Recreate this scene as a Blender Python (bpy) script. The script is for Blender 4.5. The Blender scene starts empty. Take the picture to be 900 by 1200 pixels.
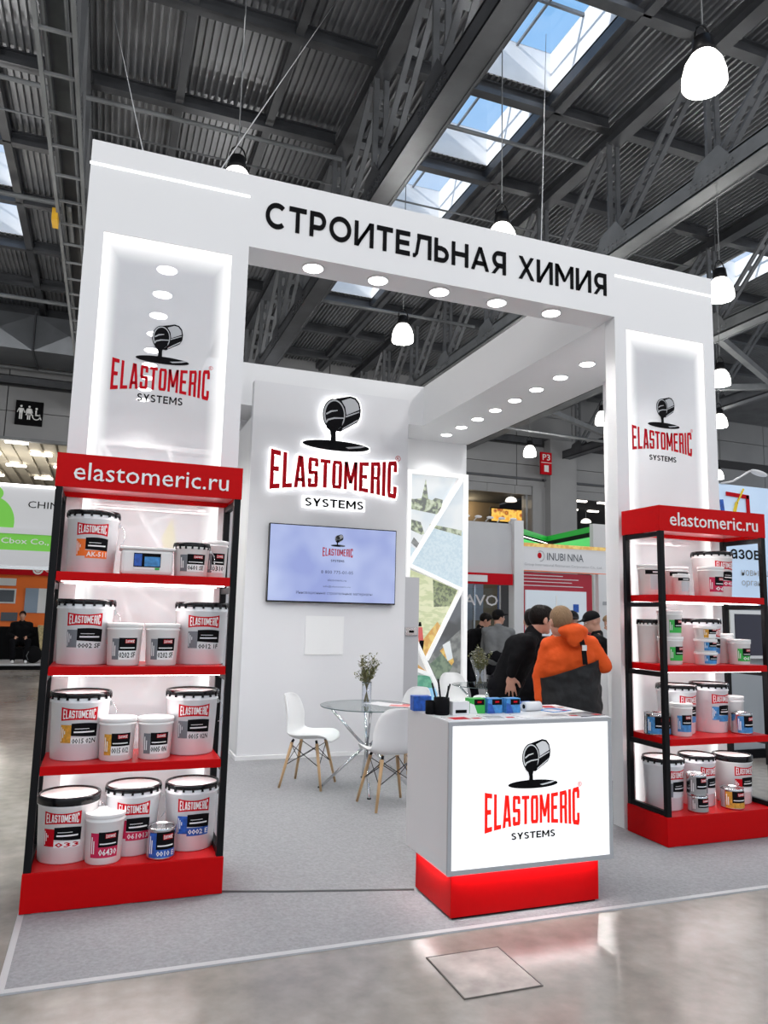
import bpy, bmesh, math, random
from mathutils import Vector, Matrix, noise
random.seed(7)
SC = bpy.context.scene
COL = SC.collection
R = math.radians

# ------------------------------------------------------------------ camera
cam = bpy.data.cameras.new('camera')
cam.sensor_fit = 'HORIZONTAL'; cam.sensor_width = 36.0; cam.lens = 868.66 * 36 / 900
cam.clip_start = 0.05; cam.clip_end = 300
co = bpy.data.objects.new('camera', cam); COL.objects.link(co)
YAW, PIT, ROL = 0.354981462, 0.135518944, 0.0238421148
fwd = Vector((math.sin(YAW) * math.cos(PIT), math.cos(YAW) * math.cos(PIT), math.sin(PIT)))
rt = Vector((math.cos(YAW), -math.sin(YAW), 0)); up = rt.cross(fwd)
r2 = math.cos(ROL) * rt + math.sin(ROL) * up; u2 = -math.sin(ROL) * rt + math.cos(ROL) * up
co.matrix_world = Matrix(((r2.x, u2.x, -fwd.x, 0), (r2.y, u2.y, -fwd.y, 0), (r2.z, u2.z, -fwd.z, 1.6), (0, 0, 0, 1)))
SC.camera = co

# ------------------------------------------------------------------ world and exposure
SC.view_settings.view_transform = 'Standard'; SC.view_settings.look = 'None'
SC.view_settings.gamma = 1; SC.view_settings.exposure = 0.0; SC.view_settings.use_curve_mapping = False
W = bpy.data.worlds.new('world'); SC.world = W; W.use_nodes = True
wn = W.node_tree; wn.nodes.clear()
wo = wn.nodes.new('ShaderNodeOutputWorld'); wb = wn.nodes.new('ShaderNodeBackground')
tc = wn.nodes.new('ShaderNodeTexCoord'); sp = wn.nodes.new('ShaderNodeSeparateXYZ'); cr = wn.nodes.new('ShaderNodeValToRGB')
nz = wn.nodes.new('ShaderNodeTexNoise'); nz.inputs['Scale'].default_value = 3.0; nz.inputs['Detail'].default_value = 6
mx = wn.nodes.new('ShaderNodeMixRGB'); cr2 = wn.nodes.new('ShaderNodeValToRGB')
cr.color_ramp.elements[0].position = 0.0; cr.color_ramp.elements[0].color = (0.86, 0.87, 0.88, 1)
cr.color_ramp.elements[1].position = 0.8; cr.color_ramp.elements[1].color = (0.17, 0.52, 0.98, 1)
cr2.color_ramp.elements[0].position = 0.48; cr2.color_ramp.elements[1].position = 0.68
cr2.color_ramp.elements[0].color = (0, 0, 0, 1); cr2.color_ramp.elements[1].color = (.7, .7, .7, 1)
wn.links.new(tc.outputs['Generated'], sp.inputs[0]); wn.links.new(sp.outputs['Z'], cr.inputs[0])
wn.links.new(tc.outputs['Generated'], nz.inputs['Vector']); wn.links.new(nz.outputs[0], cr2.inputs[0])
wn.links.new(cr2.outputs[0], mx.inputs[0]); wn.links.new(cr.outputs[0], mx.inputs[1]); mx.inputs[2].default_value = (.95, .97, 1, 1)
wn.links.new(mx.outputs[0], wb.inputs[0]); wb.inputs[1].default_value = 1.0
wn.links.new(wb.outputs[0], wo.inputs[0])

def light(kind, loc, power, col=(1, 1, 1), size=0.15, spot=None, rot=None):
    l = bpy.data.lights.new('light', kind); l.energy = power; l.color = col
    if kind == 'AREA': l.shape = 'RECTANGLE'; l.size = size[0]; l.size_y = size[1]
    elif kind != 'SUN': l.shadow_soft_size = size
    if spot: l.spot_size = R(spot); l.spot_blend = 0.7
    o = bpy.data.objects.new('light', l); o.location = loc
    if rot: o.rotation_euler = rot
    COL.objects.link(o); return o

_s = light('SUN', (0, 0, 30), 4.0, (1, .97, .92), .01, None, Vector((-.855, -.22, .47)).to_track_quat('Z', 'Y').to_euler()); _s.data.angle = R(1.5)
# the hall's high bay lamps: those in view get a fixture further down
HALL_LAMPS_SEEN = [(6.1, 6.1), (1.37, 10.2), (5.72, 10.15), (5.95, 15.1), (15.0, 24.4), (10.7, 10.5), (14.76, 14.6), (18.0, 17.92), (24.7, 24.8), (14.5, 19.2)]
HALL_LAMPS_BEHIND = [(-8, -5), (-2.5, -5), (3.2, -5), (9, -5), (-6, 0.5), (0.2, -1.5), (6.5, -1), (12, 1), (-6, 8), (-4, 15), (-4, 22), (3, 24), (10, 27), (19, 10)]
for x, y in HALL_LAMPS_SEEN: light('POINT', (x, y, 7.62), 280, (1, .98, .95), .18)
for x, y in HALL_LAMPS_BEHIND: light('POINT', (x, y, 7.62), 280, (1, .98, .95), .18)

# ------------------------------------------------------------------ materials
MATS = {}
def mat(name, col, rough=.5, metal=0.0, emit=None, es=1.0, nscale=0, namt=0.0, bump=0.0, spec=.5, trans=0, coat=0, alpha=1, stretch=None):
    if name in MATS: return MATS[name]
    m = bpy.data.materials.new(name); m.use_nodes = True; nt = m.node_tree; b = nt.nodes['Principled BSDF']
    b.inputs['Base Color'].default_value = (*col, 1); b.inputs['Roughness'].default_value = rough
    b.inputs['Metallic'].default_value = metal; b.inputs['Specular IOR Level'].default_value = spec
    b.inputs['Transmission Weight'].default_value = trans; b.inputs['Coat Weight'].default_value = coat; b.inputs['Alpha'].default_value = alpha
    if emit: b.inputs['Emission Color'].default_value = (*emit, 1); b.inputs['Emission Strength'].default_value = es
    if nscale:
        t = nt.nodes.new('ShaderNodeTexCoord'); n = nt.nodes.new('ShaderNodeTexNoise')
        n.inputs['Scale'].default_value = nscale; n.inputs['Detail'].default_value = 5
        src = t.outputs['Object']
        if stretch:
            mp = nt.nodes.new('ShaderNodeMapping'); mp.inputs['Scale'].default_value = stretch
            nt.links.new(src, mp.inputs[0]); src = mp.outputs[0]
        nt.links.new(src, n.inputs['Vector'])
        if namt:
            r = nt.nodes.new('ShaderNodeValToRGB')
            r.color_ramp.elements[0].position = .3; r.color_ramp.elements[1].position = .7
            r.color_ramp.elements[0].color = (*[max(0, c * (1 - namt)) for c in col], 1)
            r.color_ramp.elements[1].color = (*[min(1, c * (1 + namt)) for c in col], 1)
            nt.links.new(n.outputs[0], r.inputs[0]); nt.links.new(r.outputs[0], b.inputs['Base Color'])
        if bump:
            bp = nt.nodes.new('ShaderNodeBump'); bp.inputs['Strength'].default_value = bump; bp.inputs['Distance'].default_value = .01
            nt.links.new(n.outputs[0], bp.inputs['Height']); nt.links.new(bp.outputs[0], b.inputs['Normal'])
    MATS[name] = m; return m

white = mat('white_laminate', (.80, .80, .81), .42, nscale=1.2, namt=.01)
white_panel = mat('white_stand_panel', (.80, .80, .81), .5, nscale=.8, namt=.012)
media_grey = mat('media_wall_paint', (.74, .74, .76), .55, nscale=1.5, namt=.01)
red = mat('red_laminate', (.53, .0015, .003), .45, nscale=30, namt=.03, spec=.10)
red_top = mat('red_shelf_top', (.58, .003, .005), .3, spec=.2)
black_frame = mat('black_steel_frame', (.006, .006, .007), .45, spec=.15)
black_gloss = mat('black_lid', (.005, .005, .006), .18, spec=.35)
black_mat = mat('black_print', (.005, .005, .006), .7, spec=.08)
grey_print = mat('grey_print', (.16, .17, .19), .5)
white_print = mat('white_print', (.85, .85, .85), .5)
red_print = mat('red_print', (.52, .004, .012), .6, spec=.1)
bright_red_print = mat('bright_red_print', (.80, .010, .008), .6, spec=.1, emit=(1, .02, .012), es=.55)
led = mat('led_strip', (1, 1, 1), .5, emit=(1, 1, 1), es=5.0)
spot_glow = mat('downlight_lens', (1, 1, 1), .5, emit=(1, .99, .97), es=9)
pail_white = mat('white_enamelled_pail', (.76, .78, .80), .28, coat=.2)
plastic_white = mat('white_plastic_pail', (.80, .79, .78), .38)
steel = mat('tin_steel', (.62, .63, .64), .22, 1)
chrome = mat('chrome_tube', (.75, .76, .78), .08, 1)
orange_p = mat('orange_print', (.85, .16, .01), .5)
ochre_p = mat('ochre_print', (.62, .30, .03), .5, nscale=60, namt=.3)
blue_p = mat('blue_print', (.015, .09, .42), .5, nscale=40, namt=.4)
lblue_p = mat('light_blue_print', (.05, .24, .54), .5, nscale=40, namt=.3)
green_p = mat('green_print', (.03, .42, .06), .5)
crimson_p = mat('crimson_print', (.55, .008, .07), .5)
steelblue = mat('hall_steel', (.085, .09, .10), .4, .3, nscale=1.5, namt=.25)
steel_light = mat('hall_steel_light', (.20, .21, .22), .45, .2, nscale=1.5, namt=.2)
wood = mat('beech_leg', (.52, .33, .17), .45, nscale=12, namt=.2, stretch=(1, 1, .15))
shell = mat('white_chair_shell', (.80, .80, .80), .3)
skin = mat('skin', (.52, .27, .19), .5)

def glass_mat(name, col=(1, 1, 1), a=.85, rough=.03):
    m = bpy.data.materials.new(name); m.use_nodes = True; nt = m.node_tree; nt.nodes.clear()
    o = nt.nodes.new('ShaderNodeOutputMaterial'); t = nt.nodes.new('ShaderNodeBsdfTransparent'); g = nt.nodes.new('ShaderNodeBsdfGlossy')
    t.inputs[0].default_value = (*col, 1); g.inputs['Roughness'].default_value = rough
    lw = nt.nodes.new('ShaderNodeLayerWeight'); lw.inputs[0].default_value = .5; pw = nt.nodes.new('ShaderNodeMath'); pw.operation = 'POWER'; pw.inputs[1].default_value = 5; nt.links.new(lw.outputs['Facing'], pw.inputs[0])
    f = nt.nodes.new('ShaderNodeMath'); f.operation = 'ADD'; f.inputs[1].default_value = .03; nt.links.new(pw.outputs[0], f.inputs[0])
    mxx = nt.nodes.new('ShaderNodeMixShader'); nt.links.new(f.outputs[0], mxx.inputs[0]); nt.links.new(t.outputs[0], mxx.inputs[1]); nt.links.new(g.outputs[0], mxx.inputs[2])
    nt.links.new(mxx.outputs[0], o.inputs[0]); MATS[name] = m; return m
glass = glass_mat('clear_glass', (.90, .95, .94))
sky_glass = glass_mat('skylight_glass', (.97, .98, 1))

def pane_mat(name, x0, x1, z0, z1):
    """edge lit acrylic: brightest along its lit rim, slightly milky in the middle"""
    m = bpy.data.materials.new(name); m.use_nodes = True; nt = m.node_tree; nt.nodes.clear(); N = nt.nodes.new; L = nt.links.new
    o = N('ShaderNodeOutputMaterial'); t = N('ShaderNodeBsdfTransparent'); d = N('ShaderNodeBsdfDiffuse'); d.inputs[0].default_value = (.9, .9, .92, 1)
    g = N('ShaderNodeBsdfGlossy'); g.inputs['Roughness'].default_value = .03
    e = N('ShaderNodeEmission'); e.inputs[1].default_value = 1.3
    tcn = N('ShaderNodeTexCoord'); s = N('ShaderNodeSeparateXYZ'); L(tcn.outputs['Object'], s.inputs[0])
    def math_(op, a, b):
        n = N('ShaderNodeMath'); n.operation = op
        for i, v in enumerate((a, b)):
            if isinstance(v, (int, float)): n.inputs[i].default_value = v
            else: L(v, n.inputs[i])
        return n.outputs[0]
    X, Z = s.outputs['X'], s.outputs['Z']
    dd = math_('MINIMUM', math_('MINIMUM', math_('SUBTRACT', X, x0), math_('SUBTRACT', x1, X)), math_('MULTIPLY', math_('SUBTRACT', z1, Z), .62))
    f = math_('SUBTRACT', 1.0, math_('DIVIDE', dd, .125)); n = N('ShaderNodeClamp'); L(f, n.inputs[0]); f = math_('POWER', n.outputs[0], 1.9)
    m1 = N('ShaderNodeMixShader'); m1.inputs[0].default_value = .33; L(t.outputs[0], m1.inputs[1]); L(d.outputs[0], m1.inputs[2])
    m2 = N('ShaderNodeMixShader'); m2.inputs[0].default_value = .06; L(m1.outputs[0], m2.inputs[1]); L(g.outputs[0], m2.inputs[2])
    m3 = N('ShaderNodeMixShader'); L(f, m3.inputs[0]); L(m2.outputs[0], m3.inputs[1]); L(e.outputs[0], m3.inputs[2])
    L(m3.outputs[0], o.inputs[0]); return m

# ------------------------------------------------------------------ mesh builder
class MB:
    def __init__(s): s.v = []; s.f = []; s.m = []; s.sm = []
    def add(s, vs, fs, mi=0, smooth=False):
        b = len(s.v); s.v += [tuple(v) for v in vs]
        for f in fs: s.f.append([b + i for i in f]); s.m.append(mi); s.sm.append(smooth)
        return s
    def box(s, x0, x1, y0, y1, z0, z1, mi=0, M=None):
        vs = [(x, y, z) for z in (z0, z1) for y in (y0, y1) for x in (x0, x1)]
        if M is not None: vs = [M @ Vector(v) for v in vs]
        return s.add(vs, [(0, 2, 3, 1), (4, 5, 7, 6), (0, 1, 5, 4), (2, 6, 7, 3), (0, 4, 6, 2), (1, 3, 7, 5)], mi)
    def bar(s, p, q, w, h=None, mi=0, upv=(0, 0, 1)):
        h = h or w; p = Vector(p); q = Vector(q); d = (q - p).normalized(); u = Vector(upv)
        if abs(d.dot(u)) > .98: u = Vector((1, 0, 0))
        a = d.cross(u).normalized() * w / 2; b = a.cross(d).normalized() * h / 2
        vs = [c + i * a + j * b for c in (p, q) for i, j in ((-1, -1), (1, -1), (1, 1), (-1, 1))]
        return s.add(vs, [(3, 2, 1, 0), (4, 5, 6, 7), (0, 1, 5, 4), (1, 2, 6, 5), (2, 3, 7, 6), (3, 0, 4, 7)], mi)
    def tube(s, pts, r, n=8, mi=0, r1=None):
        pts = [Vector(p) for p in pts]; k = len(pts); rings = []
        for i, p in enumerate(pts):
            d = ((pts[min(i + 1, k - 1)] - pts[max(i - 1, 0)])).normalized(); u = Vector((0, 0, 1)) if abs(d.z) < .95 else Vector((1, 0, 0))
            a = d.cross(u).normalized(); b = a.cross(d).normalized(); rr = r if r1 is None else r + (r1 - r) * i / max(1, k - 1)
            rings.append([p + rr * (math.cos(t) * a + math.sin(t) * b) for t in [2 * math.pi * j / n for j in range(n)]])
        vs = [v for g in rings for v in g]; fs = []
        for i in range(k - 1):
            for j in range(n): fs.append((i * n + j, i * n + (j + 1) % n, (i + 1) * n + (j + 1) % n, (i + 1) * n + j))
        s.add(vs, fs, mi, True); b0 = len(s.v) - len(vs)
        s.f.append([b0 + j for j in reversed(range(n))]); s.m.append(mi); s.sm.append(False)
        s.f.append([b0 + (k - 1) * n + j for j in range(n)]); s.m.append(mi); s.sm.append(False)
        return s
    def lathe(s, prof, c=(0, 0, 0), n=32, mi=0, smooth=True, caps=True):
        vs = []; fs = []; k = len(prof)
        for r, z in prof:
            for j in range(n):
                t = 2 * math.pi * j / n; vs.append((c[0] + r * math.cos(t), c[1] + r * math.sin(t), c[2] + z))
        for i in range(k - 1):
            for j in range(n): fs.append((i * n + j, i * n + (j + 1) % n, (i + 1) * n + (j + 1) % n, (i + 1) * n + j))
        s.add(vs, fs, mi, smooth); b0 = len(s.v) - len(vs)
        if caps:
            s.f.append([b0 + j for j in reversed(range(n))]); s.m.append(mi); s.sm.append(False)
            s.f.append([b0 + (k - 1) * n + j for j in range(n)]); s.m.append(mi); s.sm.append(False)
        return s
    def capsule(s, p, q, r0, r1, n=14):
        p = Vector(p); q = Vector(q); d = (q - p); L = d.length; d = d / L if L > 1e-6 else Vector((0, 0, 1))
        M = d.to_track_quat('Z', 'Y').to_matrix().to_4x4(); M.translation = p
        prof = [(r0 * math.sin(a), -r0 * math.cos(a)) for a in (.02, .5, 1.0, 1.4)] + [(r1 * math.sin(a), L - r1 * math.cos(a)) for a in (1.75, 2.1, 2.6, 3.12)]
        t = MB(); t.lathe(prof, n=n); s.add([M @ Vector(v) for v in t.v], t.f, 0, True); return s
    def ell(s, c, r, rot=None, n=16):
        t = MB(); t.lathe([(math.sin(a) + 1e-4, -math.cos(a)) for a in [math.pi * i / 10 for i in range(11)]], n=n)
        M = Matrix.Translation(Vector(c)) @ (rot.to_4x4() if rot is not None else Matrix.Identity(4)) @ Matrix.Diagonal((*r, 1))
        s.add([M @ Vector(v) for v in t.v], t.f, 0, True); return s
    def build(s, name, m, parent=None, bevel=0, M=None):
        me = bpy.data.meshes.new(name); vs = s.v if M is None else [tuple(M @ Vector(v)) for v in s.v]
        me.from_pydata(vs, [], s.f)
        for x in (m if isinstance(m, (list, tuple)) else [m]): me.materials.append(x)
        me.polygons.foreach_set('material_index', s.m); me.polygons.foreach_set('use_smooth', s.sm); me.update()
        o = bpy.data.objects.new(name, me); COL.objects.link(o)
        if parent is not None: o.parent = parent
        if bevel:
            b = o.modifiers.new('bevel', 'BEVEL'); b.width = bevel; b.segments = 2; b.limit_method = 'ANGLE'
        return o

def tag(o, label=None, cat=None, group=None, kind=None):
    if label: o['label'] = label
    if cat: o['category'] = cat
    if group: o['group'] = group
    if kind: o['kind'] = kind
    return o
def thing(name, label, cat, loc=(0, 0, 0), rz=0, group=None):
    o = bpy.data.objects.new(name, None); o.empty_display_size = .1; COL.objects.link(o); o.location = loc; o.rotation_euler = (0, 0, rz)
    return tag(o, label, cat, group)
def struct(o): o['kind'] = 'structure'; return o
def sempty(name):
    o = bpy.data.objects.new(name, None); COL.objects.link(o); o['kind'] = 'structure'; return o
def dup(root, loc, rz, label=None, group=None):
    r = root.copy(); COL.objects.link(r); r.location = loc; r.rotation_euler = (0, 0, rz)
    if label: r['label'] = label
    if group: r['group'] = group
    for ch in list(root.children):
        c = ch.copy(); COL.objects.link(c); c.parent = r
        for g in list(ch.children):
            d = g.copy(); COL.objects.link(d); d.parent = c
    return r
def B(name, m, x0, x1, y0, y1, z0, z1, parent=None, bevel=0):
    return MB().box(x0, x1, y0, y1, z0, z1).build(name, m, parent, bevel)

# ------------------------------------------------------------------ writing
_tc = {}
def text2d(s, off=0.0, ext=0.0, res=2):
    k = (s, off, ext, res)
    if k in _tc: return _tc[k]
    cu = bpy.data.curves.new('t', 'FONT'); cu.body = s; cu.size = 1; cu.offset = off; cu.extrude = ext; cu.resolution_u = res
    o = bpy.data.objects.new('t', cu); COL.objects.link(o)
    dg = bpy.context.evaluated_depsgraph_get(); me = bpy.data.meshes.new_from_object(o.evaluated_get(dg))
    vs = [v.co.copy() for v in me.vertices]; fs = [list(p.vertices) for p in me.polygons]
    COL.objects.unlink(o); bpy.data.objects.remove(o); bpy.data.curves.remove(cu); bpy.data.meshes.remove(me)
    xs = [v.x for v in vs]; ys = [v.y for v in vs]
    _tc[k] = (vs, fs, min(xs), max(xs), min(ys), max(ys)); return _tc[k]
def fit_text(s, x0, x1, y0, y1, off=0.0, ext=0.0, res=2):
    vs, fs, a, b, c, d = text2d(s, off, ext, res); z = (x1 - x0) / (b - a)
    return [Vector((x0 + (v.x - a) / (b - a) * (x1 - x0), y0 + (v.y - c) / (d - c) * (y1 - y0), v.z * z)) for v in vs], fs
def FR(x0, y0, z0):      # frame facing the viewer (-Y): x right, y up, z out of the wall
    return Matrix(((1, 0, 0, x0), (0, 0, -1, y0), (0, 1, 0, z0), (0, 0, 0, 1)))
def wall_text(s, m, parent, x0, x1, Y, z0, z1, off=0.0, thick=0.0, name='lettering', res=2):
    vs, fs = fit_text(s, x0, x1, z0, z1, off, 0, res)
    if thick:
        b = MB(); n = len(vs); F = FR(0, Y, 0)
        b.add([F @ v for v in vs] + [F @ (v + Vector((0, 0, thick))) for v in vs], [], 0)
        edges = {}
        for f in fs:
            b.f.append([i + n for i in f]); b.m.append(0); b.sm.append(False)
            for i in range(len(f)):
                e = (f[i], f[(i + 1) % len(f)])
                if (e[1], e[0]) in edges: del edges[(e[1], e[0])]
                else: edges[e] = 1
        for a, c in edges: b.f.append([a, c, c + n, a + n]); b.m.append(0); b.sm.append(False)
    else: b = MB().add([FR(0, Y, 0) @ v for v in vs], fs)
    o = b.build(name, m, parent)
    if len(s) > 16: o['kind'] = 'stuff'
    return o

def q(*p): return [tuple(x) for x in p]
def rc(x0, x1, y0, y1): return [(x0, y0), (x1, y0), (x1, y1), (x0, y1)]
t = .35; h = .125
GLY = {
 'E': (1, [rc(0, t, 0, 1), rc(t, .95, 1 - h, 1), rc(t, .82, .45, .45 + h), rc(t, .95, 0, h)]),
 'L': (.92, [rc(0, t, 0, 1), rc(t, .92, 0, h)]),
 'A': (1.12, [[(0, 0), (.34, 0), (.66, 1), (.32, 1)], [(.78, 0), (1.12, 0), (.80, 1), (.46, 1)], rc(.28, .84, .18, .30)]),
 'S': (1, [[(0, .06), (.12, 0), (.88, 0), (1, .06), (.98, h), (.02, h)], rc(0, t, h, .3), rc(1 - t, 1, h, .48), [(.05, .44), (1, .44), (.95, .56), (0, .56)],
           rc(0, t, .52, 1 - h), rc(1 - t, 1, .72, 1 - h), [(.02, 1 - h), (.98, 1 - h), (1, .94), (.88, 1), (.12, 1), (0, .94)]]),
 'T': (1, [rc(0, 1, 1 - h, 1), rc(.325, .675, 0, 1 - h)]),
 'O': (1, [rc(0, t, h, 1 - h), rc(1 - t, 1, h, 1 - h), [(0, h), (.12, 0), (.88, 0), (1, h)], [(0, 1 - h), (1, 1 - h), (.88, 1), (.12, 1)]]),
 'M': (1.35, [rc(0, .31, 0, 1), rc(1.04, 1.35, 0, 1), [(.52, .22), (.83, .22), (.34, 1), (.0, 1)], [(.52, .22), (.83, .22), (1.35, 1), (1.01, 1)]]),
 'R': (1, [rc(0, t, 0, 1), [(t, 1 - h), (1, 1 - h), (.88, 1), (t, 1)], rc(1 - t, 1, .55, 1 - h), rc(t, .95, .45, .55), [(1 - t, 0), (1, 0), (.98, .45), (.62, .45)]]),
 'I': (.35, [rc(0, t, 0, 1)]),
 'C': (1, [rc(0, t, h, 1 - h), rc(1 - t, 1, h, .32), rc(1 - t, 1, .70, 1 - h), [(0, h), (.12, 0), (.88, 0), (1, h)], [(0, 1 - h), (1, 1 - h), (.88, 1), (.12, 1)]]),
}
def brand_polys(Wd, H, grow=0.0, pinch=.30):
    """the arched condensed word: polygons in a Wd x H box centred on 0"""
    word = 'ELASTOMERIC'; gap = .21; tot = sum(GLY[c][0] for c in word) + gap * (len(word) - 1); out = []; x = 0
    for c in word:
        w, ps = GLY[c]
        for p in ps:
            pp = []
            for a, b in p:
                X = ((x + a) / tot - .5) * Wd; k = 1 - pinch * (1 - (2 * X / Wd) ** 2); pp.append(Vector((X, (b - .5) * H * k)))
            if grow:
                ce = sum(pp, Vector((0, 0))) / len(pp)
                pp = [v + Vector((math.copysign(grow, v.x - ce.x), math.copysign(grow, v.y - ce.y))) for v in pp]
            out.append(pp)
        x += w + gap
    return out
S_ = .185
def st(p, q_, w=S_):        # a stroke between two points in unit letter space
    p = Vector(p); q_ = Vector(q_); d = (q_ - p).normalized(); n = Vector((-d.y, d.x)) * w / 2
    return [p - n, q_ - n, q_ + n, p + n]
def arc(cx, cy, rx, ry, a0, a1, n=20, w=S_):
    out = []
    for i in range(n):
        t0, t1 = R(a0 + (a1 - a0) * i / n), R(a0 + (a1 - a0) * (i + 1) / n)
        out.append([Vector((cx + (rx + s * w / 2) * math.cos(a_), cy + (ry + s * w / 2) * math.sin(a_))) for s, a_ in ((-1, t0), (1, t0), (1, t1), (-1, t1))])
    return out
hs = S_ / 2
def V_(x, y): return Vector((x, y))
def systems_text(parent, m, x0, x1, Y, z0, z1, thick):
    G = {'S': (.66, arc(.34, .735, .24, .180, 25, 265, 12, .18) + arc(.33, .275, .25, .195, 90, -155, 12, .18)),
         'Y': (.82, [[V_(.31, 0), V_(.51, 0), V_(.51, .46), V_(.31, .46)], [V_(0, 1), V_(.21, 1), V_(.51, .46), V_(.31, .36)], [V_(.82, 1), V_(.61, 1), V_(.31, .46), V_(.51, .36)]]),
         'T': (.76, [rc(0, .76, .82, 1), rc(.285, .475, 0, .82)]), 'E': (.66, [rc(0, .19, 0, 1), rc(.19, .66, 0, .18), rc(.19, .60, .41, .58), rc(.19, .66, .82, 1)]),
         'M': (1.0, [rc(0, .19, 0, 1), rc(.81, 1.0, 0, 1), [V_(.42, .25), V_(.58, .25), V_(.20, 1), V_(0, 1)], [V_(.42, .25), V_(.58, .25), V_(1.0, 1), V_(.80, 1)]])}
    word = 'SYSTEMS'; tot = sum(G[c][0] for c in word) + .14 * 6; k = (x1 - x0) / tot; x = 0; b = MB(); F = FR(x0, Y, z0); hh = z1 - z0
    for c in word:
        w_, ps = G[c]
        for pg in ps:
            pts = [Vector(((x + p[0]) * k, p[1] * hh, 0)) for p in pg]; n = len(pts)
            ar = sum(pts[i].x * pts[(i + 1) % n].y - pts[(i + 1) % n].x * pts[i].y for i in range(n))
            if ar < 0: pts.reverse()
            b.add([F @ p for p in pts] + [F @ (p + Vector((0, 0, thick))) for p in pts], [list(range(n, 2 * n))] + [(i, (i + 1) % n, n + (i + 1) % n, n + i) for i in range(n)])
        x += w_ + .14
    return b.build('subtitle_lettering', m, parent)
def ellipse(cx, cy, rx, ry, n=28, tilt=0):
    return [(cx + rx * math.cos(a) * math.cos(tilt) - ry * math.sin(a) * math.sin(tilt), cy + rx * math.cos(a) * math.sin(tilt) + ry * math.sin(a) * math.cos(tilt)) for a in [2 * math.pi * i / n for i in range(n)]]
def emblem_layers():
    """tipped paint can over its puddle; unit = puddle width; (layer, colour index, polygon); 0 black, 1 light"""
    P = lambda pts: [((x - 416) / 288, (300 - y) / 288) for x, y in pts]
    body = [(403, 98), (470, 79), (495, 84), (512, 104), (519, 135), (517, 165), (505, 190), (430, 238), (403, 236)]
    return [(0, 0, P(ellipse(416, 300, 146, 21, 36))), (1, 1, P([(470, 308), (520, 300), (548, 291), (530, 290), (500, 296), (455, 303)])),
            (0, 0, P(body)), (1, 1, P([(432, 104), (470, 88), (490, 92), (506, 110), (512, 134), (455, 163), (449, 130)])),
            (1, 1, P([(452, 168), (512, 141), (512, 146), (453, 174)])), (1, 1, P([(440, 222), (508, 176), (505, 184), (438, 230)])),
            (1, 0, P(ellipse(402, 168, 51, 70))), (2, 1, P(ellipse(402, 168, 47, 65))), (3, 0, P(ellipse(403, 168, 41, 59))),
            (4, 1, P([(365, 166), (385, 152), (415, 146), (415, 150), (388, 158), (367, 172)])),
            (4, 1, P([(364, 205), (372, 190), (400, 180), (442, 176), (443, 181), (402, 186), (376, 196), (368, 210)])),
            (5, 0, P([(366, 210), (378, 198), (402, 188), (440, 183), (436, 214), (415, 232), (410, 250), (412, 296), (386, 296), (390, 262), (384, 240), (368, 226)]))]
def logo(parent, cx, Y, z_word, Wd, H, z_puddle, pudW, z_sub0, z_sub1, subW, mred, mblack, mlight, thick=0.003, reg=True, squash=1.0, sub_x=0.0, em_x=0.0):
    F = FR(cx, Y, 0); b = MB()
    for pp in brand_polys(Wd, H):
        n = len(pp); lo = [F @ Vector((v.x, v.y + z_word, 0)) for v in pp]; hi = [F @ Vector((v.x, v.y + z_word, thick)) for v in pp]
        b.add(lo + hi, [list(range(n, 2 * n))] + [(i, (i + 1) % n, n + (i + 1) % n, n + i) for i in range(n)])
    a1 = b.build('brand_lettering', mred, parent); b = MB()
    for ly, ci, pg in emblem_layers():
        n = len(pg); pts = [Vector((em_x + x * pudW, z_puddle + y * pudW * squash, 0)) for x, y in pg]
        ar = sum(pts[i].x * pts[(i + 1) % n].y - pts[(i + 1) % n].x * pts[i].y for i in range(n))
        if ar < 0: pts.reverse()
        z0 = 0 if ly == 0 else thick + (ly - 1) * .0012; z1 = thick + ly * .0012
        lo = [F @ (v + Vector((0, 0, z0))) for v in pts]; hi = [F @ (v + Vector((0, 0, z1))) for v in pts]
        b.add(lo + hi, [list(range(n, 2 * n))] + [(i, (i + 1) % n, n + (i + 1) % n, n + i) for i in range(n)], ci)
    b.build('paint_can_emblem', [mblack, mlight], parent)
    systems_text(parent, mblack, cx + sub_x - subW / 2, cx + sub_x + subW / 2, Y, z_sub0, z_sub1, thick)
    if reg:
        r = Wd * .022; x = Wd * .505; z = z_word + H * .56; b = MB(); n = 20
        ring = [F @ Vector((x + k * math.cos(2 * math.pi * i / n), z + k * math.sin(2 * math.pi * i / n), thick)) for k in (r, r * .78) for i in range(n)]
        b.add(ring, [(i, (i + 1) % n, n + (i + 1) % n, n + i) for i in range(n)])
        vs, fs = fit_text('R', x - r * .4, x + r * .4, z - r * .5, z + r * .5, .01); b.add([F @ (v + Vector((0, 0, thick))) for v in vs], fs)
        b.build('registered_mark', mred, parent)
    return a1

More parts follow.
